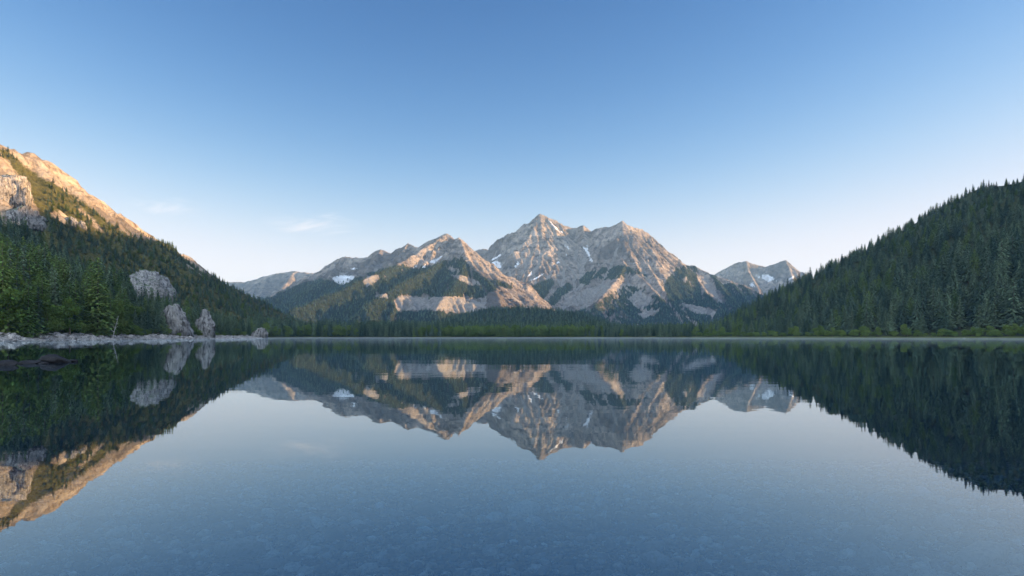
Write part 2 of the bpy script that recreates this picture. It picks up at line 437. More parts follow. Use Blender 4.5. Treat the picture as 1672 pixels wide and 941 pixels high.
col = mix(t, mapr(t, sep.outputs['Z'], -.02, .02), bedc, land)
diffuse_out(t, out, col, bump(t, v2.outputs['Distance'], .12))
M_ground = m
ground = tag(obj('terrain', grid_mesh('terrain', GX, GY, lay), M_ground), 'lake floor of dark cobbles rising into grassy valley floor', 'ground', kind='structure')

# ------------------------------------------------------------------ water
m, t, out = new_mat('lake_water')
geo = N(t, 'ShaderNodeTexCoord').outputs['Object']
w1 = noise(t, mapping(t, geo, (.55, 1.6, 1)), 1.0, 3, .5)
w2 = noise(t, mapping(t, geo, (.06, .2, 1)), 1.0, 3, .5)
w3 = noise(t, mapping(t, geo, (2.2, 5, 1)), 1.0, 2, .5)
patch = mapr(t, noise(t, mapping(t, geo, (.012, .03, 1)), 1.0, 3, .5), .40, .62, .35, 1.0)
hh = mathn(t, 'ADD', mathn(t, 'MULTIPLY', w1, .0055), mathn(t, 'MULTIPLY', w2, .045))
hh = mathn(t, 'ADD', hh, mathn(t, 'MULTIPLY', w3, .0007))
hh = mathn(t, 'MULTIPLY', hh, patch)
nb = bump(t, hh, .30, 1.0)
fr = N(t, 'ShaderNodeFresnel'); fr.inputs['IOR'].default_value = 2.2; t.links.new(nb, fr.inputs['Normal'])
gl = N(t, 'ShaderNodeBsdfGlossy'); gl.inputs['Roughness'].default_value = 0.0; gl.inputs['Color'].default_value = (.88, .97, 1, 1); t.links.new(nb, gl.inputs['Normal'])
tp = N(t, 'ShaderNodeBsdfTransparent'); tp.inputs['Color'].default_value = (.86, .94, 1.0, 1)
body = N(t, 'ShaderNodeBsdfDiffuse'); body.inputs['Color'].default_value = (.02, .13, .40, 1); mb_ = N(t, 'ShaderNodeMixShader'); mb_.inputs[0].default_value = .035; t.links.new(tp.outputs[0], mb_.inputs[1]); t.links.new(body.outputs[0], mb_.inputs[2])
mx = N(t, 'ShaderNodeMixShader'); t.links.new(fr.outputs[0], mx.inputs[0]); t.links.new(mb_.outputs[0], mx.inputs[1]); t.links.new(gl.outputs[0], mx.inputs[2])
t.links.new(mx.outputs[0], out.inputs[0])
M_water = m
va = N(t, 'ShaderNodeVolumeAbsorption'); va.inputs['Color'].default_value = (.22, .66, .90, 1); va.inputs['Density'].default_value = .30
t.links.new(va.outputs[0], out.inputs['Volume'])
x0, x1, y0, y1, zb = -520., 560., -60., 1010., -12.5
lv = np.array([(x, y, z) for z in (zb, 0.) for y in (y0, y1) for x in (x0, x1)])
lf = np.array([(0, 2, 3, 1), (4, 5, 7, 6), (0, 1, 5, 4), (2, 6, 7, 3), (0, 4, 6, 2), (1, 3, 7, 5)])
lake = tag(obj('lake', mesh_np('lake', lv, lf, 4), M_water), 'still clear mountain lake mirroring the peaks', 'lake', kind='structure')

# ------------------------------------------------------------------ mountains and hills
def poly_mask(px, py, polys, x, y, z, amp=3.0, seed=3, soft=1):
    nx_ = fbm(x+z*.7, y, 160, 4, seed)*amp; ny_ = fbm(x, y+z*.7, 160, 4, seed+50)*amp
    m_ = np.zeros(px.shape)
    for p in polys: m_ = np.maximum(m_, in_poly(px+nx_, py+ny_, p))
    return blur(m_.astype(float), soft)

def rp(pts): return [P(*p) for p in pts]

def build(name, label, hf, mat, attrs, keep=None, cat='mountain'):
    return tag(obj(name, grid_mesh(name, hf.X, hf.Y, hf.Z, attrs, keep), mat), label, cat, kind='structure')

def make_mountain(hf, mains, spurs, sl, k, spur_step, spur_len, spur_fall, seed, warp=40, amp=23, ero=(9000, 45, 5), sub=True, crest_keep=60):
    r = np.random.default_rng(seed)
    rid = [(rp(m), sl, k) for m in mains] + [(rp(m), sl*1.05, k) for m in spurs]
    auto = []
    for pts, s_, k_ in rid: auto += auto_spurs(pts, spur_step, spur_fall, spur_len, sl*1.15, k, r)
    if sub:
        a2 = []
        for pts, s_, k_ in auto: a2 += auto_spurs(pts, spur_step*.8, spur_fall*1.0, spur_len*.35, sl*1.25, k, r)
        auto += a2
    h1, d1 = tents(hf, rid, hf.X, hf.Y)
    wx_ = fbm(hf.X, hf.Y, 260, 4, seed)*warp; wy_ = fbm(hf.X, hf.Y, 260, 4, seed+9)*warp
    h2, d2 = tents(hf, auto, hf.X+wx_, hf.Y+wy_)
    h1w, d1w = tents(hf, rid, hf.X+wx_*.6, hf.Y+wy_*.6)
    kk = smooth(0, crest_keep*2, d1)
    h1 = h1*(1-kk)+h1w*kk
    cap = h1+np.minimum(d1*.3, 75)                       # side ridges may not climb over the main crest
    h = np.maximum(h1, np.minimum(h2, cap))
    nz = fbm(hf.X, hf.Y, 240, 6, seed+21, ridged=True, gain=.55)
    h = h+nz*amp*(.4+.6*smooth(0, crest_keep*3, d1))-amp*.3
    h = h+fbm(hf.X+nz*30, hf.Y, 95, 5, seed+31, ridged=True, gain=.6)*amp*.85*(.6+.4*smooth(0, crest_keep*1.5, d1))
    hf.Z = h
    flow = erode(hf, *ero, seed, mask=.12+.88*smooth(0, crest_keep, d1))
    hf.Z = hf.Z+fbm(hf.X, hf.Y, 42, 4, seed+77, ridged=True, gain=.65)*amp*.42
    return d1, flow

trees_at = {}      # stands of trees filled while the slopes are built

# --- the twin summit massif in the middle
mA = HF(-420, 2050, 3150, 5500, 6.5)
main = [[(760,425,5150),(777,411,5000),(791,407,5000),(808,414,4950),(822,405,4900),(836,394,4850),(848,380,4800),(860,368,4750),(871,358,4700),(881,350,4650),(890,354,4680),(909,363,4760),(920,370,4800),(930,373,4850),(941,374,4840),(952,369,4800),(958,374,4800),(965,380,4780),(973,375,4740),(982,373,4700),(999,371.6,4600),(1008,366,4540),(1016,362,4500),(1024,368,4520),(1034,372,4540),(1040,373,4560),(1046,374,4580),(1058,382,4620),(1063,391,4650),(1069,399,4680),(1080,412,4710),(1091,422,4720),(1103,421,4700),(1112,428,4680),(1121,434,4650),(1135,436,4600),(1162,450,4520),(1193,460,4450),(1221,469,4400),(1246,484,4350),(1275,505,4300)]]
spur = [
 [(881,350,4650),(884,372,4540),(873,398,4420),(862,428,4270),(852,458,4080),(842,488,3850)],
 [(890,354,4660),(905,370,4590),(911,392,4480),(918,425,4300),(908,455,4130),(895,480,3950),(885,505,3700)],
 [(952,369,4800),(954,385,4640),(946,410,4450),(936,440,4260),(925,470,4020)],
 [(1016,362,4500),(1018,388,4390),(1004,415,4270),(985,438,4130),(960,464,3960),(940,486,3780),(925,505,3600)],
 [(1018,388,4390),(1040,410,4270),(1056,432,4150),(1068,452,4020),(1082,474,3880),(1112,508,3600)],
 [(1004,415,4270),(1022,433,4080),(1042,448,3950),(1062,470,3800),(1085,496,3600)],
 [(1022,433,4080),(1008,455,3900),(990,478,3720),(972,500,3550)],
 [(1091,422,4720),(1088,438,4500),(1092,455,4250),(1096,474,4000),(1120,503,3700)],
 [(1121,434,4650),(1130,446,4450),(1142,462,4200),(1154,480,3950),(1170,503,3700)],
 [(1162,450,4520),(1172,462,4300),(1184,478,4050),(1200,496,3800),(1215,512,3600)],
 [(1193,460,4450),(1204,474,4200),(1222,494,3950),(1240,512,3700)],
 [(1016,362,4500),(1032,378,4440),(1052,394,4400),(1072,410,4400),(1091,424,4440),(1100,440,4400),(1108,460,4250)],
 [(1046,374,4580),(1055,392,4480)],
 [(930,373,4850),(932,392,4660),(928,412,4480)],
]
d1, flow = make_mountain(mA, main, spur, 1.12, 900, 150, 330, .62, 11)
px, py = proj(mA.X, mA.Y, mA.Z)
Fp = [[(840,496),(856,474),(870,465),(900,453),(906,460),(893,480),(880,498)], [(885,500),(909,472),(930,462),(936,470),(916,485),(906,500)],
 [(943,464),(958,446),(985,437),(1020,434),(1036,437),(1052,441),(1068,452),(1058,453),(1046,447),(1027,450),(1012,455),(997,459),(974,456),(955,466)],
 [(962,503),(985,489),(995,480),(1020,467),(1043,470),(1066,478),(1079,487),(1112,512),(1112,560),(880,560),(900,520)],
 [(1083,470),(1092,452),(1107,437),(1138,436),(1138,451),(1147,476),(1166,490),(1190,500),(1260,520),(1260,560),(1110,560),(1100,505)],
 [(1143,440),(1180,457),(1211,468),(1250,483),(1260,530),(1195,505),(1180,486),(1160,452)],
 [(830,520),(1280,505),(1280,580),(830,580)]]
Lp = [[(1024,488),(1045,474),(1070,490),(1052,501),(1040,505)], [(1105,494),(1130,498),(1172,508),(1165,516),(1130,511)], [(1150,448),(1165,470),(1176,488),(1162,486),(1146,462)], [(1040,512),(1065,505),(1075,510),(1050,522)], [(960,470),(985,466),(1000,470),(980,486),(950,497),(925,502),(915,500)]]
fo = poly_mask(px, py, Fp, mA.X, mA.Y, mA.Z, 7, 3, 4); li = poly_mask(px, py, Lp, mA.X, mA.Y, mA.Z, 4, 5, 1)
fo = np.clip(fo-li, 0, 1)*(1-.7*smooth(1.3, 1.9, mA.slope()))
fl = np.log1p(blur(flow, 1)); fl = fl/np.percentile(fl, 99.5)
scree = np.clip(np.maximum(li, smooth(.42, .72, fl)*smooth(760, 430, mA.Z)), 0, 1)
Sp = [[(799,433),(806,427),(812,425),(817,429),(819,437),(808,439),(800,438)], [(800,424),(809,420),(817,414),(819,417),(812,423),(803,426)], [(838,436),(846,426),(849,430),(842,439)], [(866,458),(888,445),(889,448),(872,459)], [(860,453),(866,446),(868,443),(869,449)],
 [(895,358),(912,374),(921,380),(918,382),(906,374)], [(918,396),(928,402),(930,406),(922,402)], [(924,401),(931,408),(928,408)], [(950,402),(958,405),(963,414),(964,420),(960,418),(955,410)], [(957,400),(961,401),(960,410)], [(960,418),(968,424),(967,428),(962,426)], [(922,414),(927,416),(925,419)], [(906,432),(912,427),(916,430),(910,431)]]
sn = poly_mask(px, py, Sp, mA.X, mA.Y, mA.Z, 1.5, 8, 0)
build('mountain', 'highest grey rock massif with two sunlit summits in the middle', mA, M_far, {'forest': fo, 'scree': scree, 'snow': sn})
trees_at['massif'] = (mA, fo)

# --- the pyramid in front of it and its long ridge
mB = HF(-1500, 520, 2500, 4800, 6.0)
main = [[(480,462,4450),(500,454,4400),(521,445,4300),(532,436,4300),(545,428,4300),(563,422,4300),(580,424,4280),(599,422,4250),(612,413,4250),(622,409,4250),(630,412,4230),(638,415,4200),(650,407,4150),(666,400,4100),(675,404,4050),(683,407,4000),(692,401,3900),(701,395,3800),(715,389,3700),(730,383,3600),(736,388,3580),(743,392,3560),(749,389,3520),(756,395,3530),(761,400,3540),(770,410,3570),(779,418,3600),(793,432,3640),(808,445,3680),(824,457,3710),(838,466,3730),(850,473,3750),(857,490,3780),(862,512,3800)]]
spur = [
 [(730,383,3600),(714,394,3530),(700,403,3470),(680,416,3380),(660,428,3290),(637,440,3190),(614,449,3090),(590,461,3000),(560,475,2900),(520,490,2800),(480,508,2650)],
 [(743,392,3560),(738,412,3440),(722,430,3320),(700,443,3200),(672,456,3080),(640,474,2930),(600,500,2740)],
 [(749,389,3520),(757,402,3450),(760,420,3340),(756,440,3210),(746,460,3070),(730,482,2900),(712,505,2750)],
 [(760,420,3340),(775,438,3240),(792,455,3150),(806,470,3080),(812,484,2980),(818,500,2880)],
 [(808,445,3680),(818,458,3540),(830,470,3420),(838,484,3300),(842,500,3150)],
 [(779,418,3600),(788,436,3480),(800,452,3380)],
 [(521,445,4300),(500,458,4150),(478,468,4000),(455,478,3850),(430,491,3650),(400,506,3400)],
 [(622,409,4250),(612,425,4050),(596,445,3800),(570,465,3550)],
 [(545,428,4300),(548,440,4150),(535,458,3900),(500,478,3600)],
 [(666,400,4100),(655,415,3950),(640,428,3800)],
]
d1, flow = make_mountain(mB, main, spur, .98, 950, 150, 300, .55, 23)
px, py = proj(mB.X, mB.Y, mB.Z)
Fp = [[(520,456),(545,462),(580,457),(616,442),(643,436),(660,432),(678,440),(692,438),(717,433),(735,425),(752,420),(763,431),(777,442),(795,457),(811,467),(809,477),(797,477),(790,486),(764,487),(743,486),(696,486),(661,485),(640,495),(649,506),(681,505),(721,506),(761,510),(793,503),(830,505),(870,540),(400,560),(400,505),(440,485),(480,470),(500,458)], [(798,455),(820,460),(840,468),(836,472),(812,468)]]
Lp = [[(728,436),(752,440),(752,444),(730,441)], [(734,446),(752,450),(775,457),(788,466),(770,467),(750,459)], [(643,488),(661,484),(696,486),(743,486),(770,490),(800,503),(765,511),(721,507),(681,505),(648,507)], [(612,482),(630,480),(632,487),(614,488)], [(590,468),(612,455),(626,452),(606,466)], [(600,452),(618,449),(616,455),(590,464)]]
fo = poly_mask(px, py, Fp, mB.X, mB.Y, mB.Z, 7, 13, 4); li = poly_mask(px, py, Lp, mB.X, mB.Y, mB.Z, 4, 15, 1)
fo = np.clip(fo-li*1.2, 0, 1)*(1-.6*smooth(1.6, 2.3, mB.slope()))
fl = np.log1p(blur(flow, 1)); fl = fl/np.percentile(fl, 99.5)
scree = np.clip(np.maximum(li, smooth(.48, .78, fl)*.9*smooth(520, 330, mB.Z)), 0, 1)
Sp = [[(542,453),(556,450),(578,450),(580,454),(570,462),(556,466),(546,460)], [(572,437),(587,438),(586,441),(573,440)], [(688,436),(695,431),(694,437),(689,439)], [(700,428),(728,415),(716,425),(712,431)], [(673,438),(684,431),(676,440)]]
sn = poly_mask(px, py, Sp, mB.X, mB.Y, mB.Z, 1.5, 18, 0)
build('mountain', 'pyramid shaped peak with a forested foot and sunlit right flank', mB, M_far, {'forest': fo, 'scree': scree, 'snow': sn})
trees_at['pyramid'] = (mB, fo)

# --- far ridge on the left of the valley
mC = HF(-3700, -1200, 4700, 7400, 13)
d1, flow = make_mountain(mC, [[(250,430,7100),(320,468,7000),(369,461,6800),(399,461,6700),(418,456,6600),(438,450,6500),(460,446,6450),(480,443,6400),(507,446,6300),(560,455,6200),(600,470,6200)]],
 [[(438,450,6500),(432,468,6100),(425,488,5600),(415,505,5200)], [(480,443,6400),(468,462,6000),(450,484,5500)], [(399,461,6700),(395,475,6300),(392,495,5700)]], .75, 1500, 330, 500, .42, 31, 60, 18, (5000, 40, 4))
px, py = proj(mC.X, mC.Y, mC.Z)
fo = smooth(.45, .6, smooth(450, 250, mC.Z)*.8+fbm(mC.X, mC.Y, 300, 4, 4)*.5)
build('mountain', 'low distant rounded ridge glowing pinkish beyond the valley mouth', mC, M_far, {'forest': fo, 'scree': fo*0, 'snow': fo*0})

# --- far double peak behind the right hill
mD = HF(1350, 3900, 5300, 7400, 11)
d1, flow = make_mountain(mD, [[(1110,480,6800),(1140,462,6800),(1166,450,6700),(1178,442,6650),(1190,436,6600),(1204,429,6550),(1218,426,6500),(1228,431,6500),(1239,434,6500),(1249,436,6500),(1266,431,6450),(1282,424,6400),(1289,434,6350),(1296,444,6300),(1311,444,6300),(1322,453,6300),(1350,470,6250),(1400,480,6200),(1480,470,6200)]],
 [[(1218,426,6500),(1222,444,6300),(1236,468,6000),(1246,498,5600)], [(1282,424,6400),(1291,446,6200),(1300,474,5850),(1310,500,5500)], [(1190,436,6600),(1190,456,6300),(1198,486,5850)], [(1249,436,6500),(1258,458,6200),(1268,486,5800)], [(1311,444,6300),(1325,468,6000),(1335,495,5700)]], 1.0, 1100, 260, 400, .55, 41, 50, 18, (5000, 40, 4))
px, py = proj(mD.X, mD.Y, mD.Z)
Sp = [[(1243,449),(1249,446),(1262,452),(1268,456),(1254,462),(1244,456)], [(1262,456),(1273,454),(1268,460)], [(1285,456),(1298,448),(1296,454),(1282,461)], [(1222,464),(1230,460),(1234,468),(1226,470)], [(1230,446),(1240,452),(1244,460),(1237,455)]]
sn = poly_mask(px, py, Sp, mD.X, mD.Y, mD.Z, 1.5, 28, 0)
fo = smooth(.5, .65, smooth(420, 250, mD.Z)+fbm(mD.X, mD.Y, 300, 4, 4)*.3)
build('mountain', 'distant double peak with snow patches just left of the dark wooded hill', mD, M_far, {'forest': fo, 'scree': fo*0, 'snow': sn})

# --- range out of the frame on the right that keeps the low sun off the valley
mE = HF(1500, 4700, 0, 5400, 30)
d1, flow = make_mountain(mE, [[(2000*1.0, 0, 1)]] if False else [], [], 1, 900, 300, 400, .5, 51) if False else (None, None)
rid = [([(2300, 100, 690), (2450, 700, 760), (2600, 1200, 815), (2750, 1800, 860), (2980, 2400, 870), (3300, 3000, 780), (3600, 3900, 760), (3800, 5000, 700)], .8, 1300)]
h, _ = tents(mE, rid, mE.X, mE.Y)
mE.Z = h+fbm(mE.X, mE.Y, 500, 5, 61, ridged=True)*60-30
fo = smooth(.4, .6, smooth(560, 300, mE.Z)+fbm(mE.X, mE.Y, 300, 4, 4)*.4)
build('mountain', 'rocky range beyond the right hand hill, outside the picture', mE, M_far, {'forest': fo, 'scree': fo*0, 'snow': fo*0})

# --- wooded dome in the valley
hD = HF(-750, 650, 1250, 2600, 9)
h, d1 = tents(hD, [([P(560,549,1900), P(640,543,1950), P(694,532,2000), P(735,519,2000), P(765,511,2000), P(799,503,2000), P(849,501,2000), P(912,505,2000), P(954,512,2000), P(996,524,2000), P(1042,538,2000), P(1090,548,2000)], .42, 1500)], hD.X, hD.Y)
hD.Z = blur(h+fbm(hD.X, hD.Y, 160, 4, 71)*4-3, 2)
fo = np.ones(hD.Z.shape)
build('hill', 'low rounded wooded hill in front of the peaks', hD, M_hill, {'forest': fo, 'scree': fo*0, 'snow': fo*0}, hD.Z > 1.0, 'hill')
trees_at['dome'] = (hD, fo)

# --- steep slope of the left mountain
sL = HF(-1250, -150, 250, 2700, 5.5)
crest = [(-700, 60, 250), (-760, 350, 285), P(-330,130,640), P(-120,190,760), P(0,233,900), P(11,240,906), P(20,241,912), P(33,244,920), P(43,245,926), P(59,252.6,940), P(76.5,264,955), P(97,278,970), P(115,292,985), P(143,314,1010), P(166,332,1030), P(191,350,1052), P(217,368,1082), P(242,385,1112), P(268,400,1146), P(301,418,1192), P(321,430,1225), P(334,441,1248), P(347,454,1272), P(370,465,1305), P(390,475,1335), P(420,489,1385), P(450,506,1435), P(490,525,1505), P(530,545,1570)]
r = np.random.default_rng(5)
rid = [(crest, .98, 520)]
aut = auto_spurs(crest[3:], 95, .50, 240, .85, 700, r, sides=(-1, 1))
h1, d1 = tents(sL, rid, sL.X, sL.Y)
wx_ = fbm(sL.X, sL.Y, 160, 4, 3)*24; wy_ = fbm(sL.X, sL.Y, 160, 4, 33)*24
h2, d2 = tents(sL, aut, sL.X+wx_, sL.Y+wy_)
h = np.maximum(h1, np.minimum(h2, h1+np.minimum(d1*.10, 11)*smooth(20, 120, h1)))
sdL = shore_sd(sL.X, sL.Y)
h = np.minimum(h, np.where(sdL > 0, .05+np.minimum(sdL, 70)*.06+np.clip(sdL-70, 0, 900)*.75, -9))
sL.Z = h+(fbm(sL.X, sL.Y, 90, 5, 12, ridged=True, gain=.6)*9-3)*(.25+.75*smooth(0, 60, d1))*smooth(10, 80, sdL)
flow = erode(sL, 9000, 40, 4, 77, mask=.15+.85*smooth(0, 50, d1))
sL.Z = sL.Z+smooth(75, 10, d1)*(fbm(sL.X, sL.Y, 34, 5, 131, ridged=True, gain=.65)-.35)*14*smooth(1300, 1150, sL.Y)
sL.Z = sL.Z+fbm(sL.X, sL.Y, 30, 4, 99, ridged=True, gain=.65)*3.2*smooth(10, 80, sdL)
px, py = proj(sL.X, sL.Y, sL.Z)
Rk = [[(5,225),(43,235),(120,285),(217,360),(290,402),(222,390),(178,366),(153,342),(120,324),(102,310),(76,296),(46,275),(25,262)],
      [(290,414),(305,412),(340,440),(352,458),(340,455),(318,440),(297,424)], [(105,318),(112,322),(136,340),(156,362),(176,384),(170,386),(150,366),(128,342)],
      [(80,346),(92,342),(112,352),(138,366),(136,376),(112,370),(90,360)], [(282,440),(292,441),(302,449),(296,451)], [(-40,250),(10,255),(30,290),(56,330),(70,366),(20,372),(-40,372)]]
bare = poly_mask(px, py, Rk, sL.X, sL.Y, sL.Z, 6, 43, 1)
bare = np.clip(bare+np.where(d1 < 14, .6, 0)*smooth(1110, 1040, sL.Y), 0, 1)
fo = np.clip(1-bare, 0, 1)
build('mountain', 'steep left mountainside with a bare sunlit rocky crest above forest', sL, M_near, {'forest': fo, 'scree': bare*.35, 'snow': fo*0}, sL.Z > -3)
trees_at['left_slope'] = (sL, fo)

# --- wooded spur above the left shore
sS = HF(-520, -150, 120, 720, 3.0)
rid = [([(-330, 100, 60), P(-120,330,330), P(0,402,372), P(100,432,400), P(200,462,440), P(250,468,462), P(300,494,500), P(350,518,548), P(395,543,600)], .62, 260)]
h, d1 = tents(sS, rid, sS.X, sS.Y)
sdS = shore_sd(sS.X, sS.Y)
bank = np.where(sdS > 0, .05+np.minimum(sdS, 12)*.19+np.clip(sdS-12, 0, 100)*.42, bed(-sdS)-.3)
h = np.minimum(np.maximum(h, np.minimum(bank, 1.6)), bank)+fbm(sS.X, sS.Y, 24, 4, 15)*1.6*smooth(8, 30, sdS)+fbm(sS.X, sS.Y, 5, 3, 19)*.22*smooth(-1, 3, sdS)
sS.Z = np.where(sdS < -6, -9, h)
m, t, out = new_mat('wooded_bank'); co = N(t, 'ShaderNodeTexCoord').outputs['Object']
sep = N(t, 'ShaderNodeSeparateXYZ'); t.links.new(co, sep.inputs[0])
n1 = noise(t, co, .35, 6, .65); n2 = noise(t, co, 2.0, 4, .65)
vv = N(t, 'ShaderNodeTexVoronoi'); vv.inputs['Scale'].default_value = .9; t.links.new(mapping(t, co, (.6, 1.2, 1.2)), vv.inputs['Vector'])
vc = N(t, 'ShaderNodeSeparateColor'); t.links.new(vv.outputs['Color'], vc.inputs[0])
stn = mix(t, vc.outputs[0], (.17, .16, .155), (.38, .36, .34))
flr = mix(t, mapr(t, n1, .35, .65), (.035, .045, .018), (.075, .085, .028))
col = mix(t, mapr(t, mathn(t, 'ADD', sep.outputs['Z'], mathn(t, 'MULTIPLY', n1, 1.2)), 2.2, 2.9), stn, flr)
diffuse_out(t, out, col, bump(t, mathn(t, 'ADD', n2, vv.outputs['Distance']), .4))
build('shore_slope', 'wooded bank with a pale stony beach along the left shore', sS, m, {}, sS.Z > -8, 'bank')

# --- dark wooded hill on the right
hR = HF(120, 1900, -150, 2200, 8)
crestR = [(1250, -100, 470), (1150, 300, 450), (1010, 620, 365), P(1830,222,880), P(1740,262,950), P(1672,293,1000), P(1640,299,1030), P(1600,303,1060), P(1560,328,1100), P(1500,370,1150), P(1440,409,1200), P(1380,437,1260), P(1340,453,1300), P(1300,475,1340), P(1240,503,1390), P(1200,516,1420), P(1140,536,1460), P(1080,547,1500)]
r = np.random.default_rng(9)
h1, d1 = tents(hR, [(crestR, .64, 1600), ([(1150, 300, 450), (1700, 500, 560), (2100, 700, 640)], .85, 1000)], hR.X, hR.Y)
aut = auto_spurs(crestR[2:], 170, .40, 360, .55, 900, r)
h2, _ = tents(hR, aut, hR.X+fbm(hR.X, hR.Y, 200, 3, 8)*40, hR.Y+fbm(hR.X, hR.Y, 200, 3, 18)*40)
h = np.maximum(h1, np.minimum(h2, h1+np.minimum(d1*.1, 14)*smooth(20, 120, h1)))
sdR = shore_sd(hR.X, hR.Y)
bank = np.where(sdR > 0, .05+np.minimum(sdR, 10)*.12+np.clip(sdR-10, 0, 26)*.05+np.clip(sdR-36, 0, 900)*.55, -9)
h = h*smooth(.165, .235, hR.X/np.maximum(hR.Y, 1))
h = np.minimum(h, bank); h = np.maximum(h, np.minimum(bank, 2.0))
hR.Z = blur(h+fbm(hR.X, hR.Y, 110, 4, 25)*7*smooth(50, 200, sdR)*smooth(10, 80, h)*smooth(0, 120, d1+30), 2)
fo = np.ones(hR.Z.shape)
keepR = (sdR > -14) & (hR.Z > -1.5)
build('hill', 'big dark wooded hillside falling to the right shore', hR, M_hill, {'forest': fo, 'scree': fo*0, 'snow': fo*0}, keepR, 'hill')
trees_at['right_hill'] = (hR, fo)

ghf_cache = {}
def ground_z(x, y):
    s = shore_sd(np.asarray(x, float), np.asarray(y, float))
    return .02+np.clip(s, 0, 14)*.11+np.clip(s-14, 0, 500)*.006
def land_z(x, y):
    z = ground_z(x, y)
    for h_ in (sS, sL, hR, hD, mA, mB): z = np.maximum(z, h_.at(x, y))
    return z

# ------------------------------------------------------------------ trees
def crown_mesh(name, seed, levels, per, R0, power, droop, qsize, low=.06, up=0.0, bushy=0.0):
    """conifer of unit height: whorls of drooping boughs, each a run of small kite-shaped sprays"""
    r = np.random.default_rng(seed); V = []; Fc = []
    for i in range(levels):
        f = (i+r.uniform(-.3, .3))/levels; f = min(max(f, 0), .985)
        z = low+(1-low)*f
        rad = R0*((1-f)**power)*(1+bushy*math.sin(f*9+seed))+.006
        if f < .12: rad *= .70+2.5*f
        nb = max(3, int(per*(.45+.55*(1-f))))
        a0 = r.uniform(0, 6.28)
        for b in range(nb):
            a = a0+b*2*math.pi/nb+r.uniform(-.3, .3)
            L = rad*r.uniform(.62, 1.18)
            ca, sa = math.cos(a), math.sin(a); n = max(2, int(round(1+L/qsize*1.1)))
            for k in range(n):
                s = (k+.75)/n*L
                zz = z-droop*s*(.6+.6*s/max(L, 1e-3))+up*s
                side = r.uniform(-.35, .35)*s*.8
                c = np.array([ca*s-sa*side, sa*s+ca*side, zz+r.uniform(-.006, .006)])
                q = qsize*r.uniform(.7, 1.25)*(.75+.5*(1-f))
                fw = np.array([ca, sa, -droop*1.1+r.uniform(-.35, .35)]); fw += np.array([-sa, ca, 0])*r.uniform(-.6, .6); fw /= np.linalg.norm(fw)
                sdv = np.array([-sa, ca, 0])+np.array([0, 0, 1])*r.uniform(-.5, .5); sdv -= fw*(sdv@fw); sdv /= np.linalg.norm(sdv)
                base = len(V)
                V += [c-fw*q*.55, c+sdv*q*.42, c+fw*q*.8-np.array([0, 0, q*.12]), c-sdv*q*.42]
                Fc.append((base, base+1, base+2, base+3))
    for k in range(10):                                        # leader
        z = .93+.07*k/10; a = k*2.4; q = .02*(1.25-k/10)
        base = len(V); c = np.array([0, 0, z]); d = np.array([math.cos(a), math.sin(a), .1])*q
        V += [c-np.array([0, 0, q*.5]), c+d, c+np.array([0, 0, q*1.6]), c-d*.2]; Fc.append((base, base+1, base+2, base+3))
    return mesh_np(name, np.array(V), np.array(Fc), 4)

def leafy_mesh(name, seed, n, lobes, q, squash=1.0):
    """round broadleaved crown of unit height: leaf clumps gathered in uneven lobes"""
    r = np.random.default_rng(seed); V = []; Fc = []
    cs = []
    for i in range(lobes):
        a = r.uniform(0, 6.28); h = r.uniform(.22, .84); rr = r.uniform(.05, .24)*(1.15-abs(h-.4)*1.2)*squash
        cs.append((rr*math.cos(a), rr*math.sin(a), h, r.uniform(.09, .17)))
    for i in range(n):
        cx, cy_, cz, cr = cs[r.integers(lobes)]
        d = r.normal(size=3); d /= np.linalg.norm(d); d *= cr*r.uniform(.55, 1.12)
        c = np.array([cx+d[0]*squash, cy_+d[1]*squash, max(.03, cz+d[2])])
        u = r.normal(size=3); u /= np.linalg.norm(u); v_ = np.cross(u, r.normal(size=3)); v_ /= np.linalg.norm(v_)
        s = q*r.uniform(.6, 1.3); b = len(V)
        V += [c-u*s, c+v_*s*.6, c+u*s, c-v_*s*.6]; Fc.append((b, b+1, b+2, b+3))
    return mesh_np(name, np.array(V), np.array(Fc), 4)

def tube(pts, rads, sides=7):
    V = []; Fc = []; n = len(pts)
    for i, (p, q) in enumerate(zip(pts, rads)):
        p = np.array(p); d = np.array(pts[min(i+1, n-1)])-np.array(pts[max(i-1, 0)]); d = d/np.linalg.norm(d)
        u = np.cross(d, [0.3, 1, .1]); u /= np.linalg.norm(u); w_ = np.cross(d, u)
        for k in range(sides):
            a = 2*math.pi*k/sides; V.append(p+q*(u*math.cos(a)+w_*math.sin(a)))
    for i in range(n-1):
        for k in range(sides):
            k2 = (k+1) % sides; Fc.append((i*sides+k, i*sides+k2, (i+1)*sides+k2, (i+1)*sides+k))
    return V, Fc

def tubes_mesh(name, lst):
    V = []; Fc = []
    for pts, rads in lst:
        v, f = tube(pts, rads); b = len(V); V += v; Fc += [tuple(i+b for i in q) for q in f]
    return mesh_np(name, np.array(V), np.array(Fc), 4, True)

def trunk_mesh(name, seed, rad, top, lean=.0):
    r = np.random.default_rng(seed); pts = []; rads = []
    for i in range(7):
        f = i/6; pts.append((lean*f*f+r.uniform(-.003, .003), r.uniform(-.003, .003), -.03+f*(top+.03))); rads.append(rad*(1.35 if i == 0 else 1)*(1-.92*f)+.0012)
    return tubes_mesh(name, [(pts, rads)])

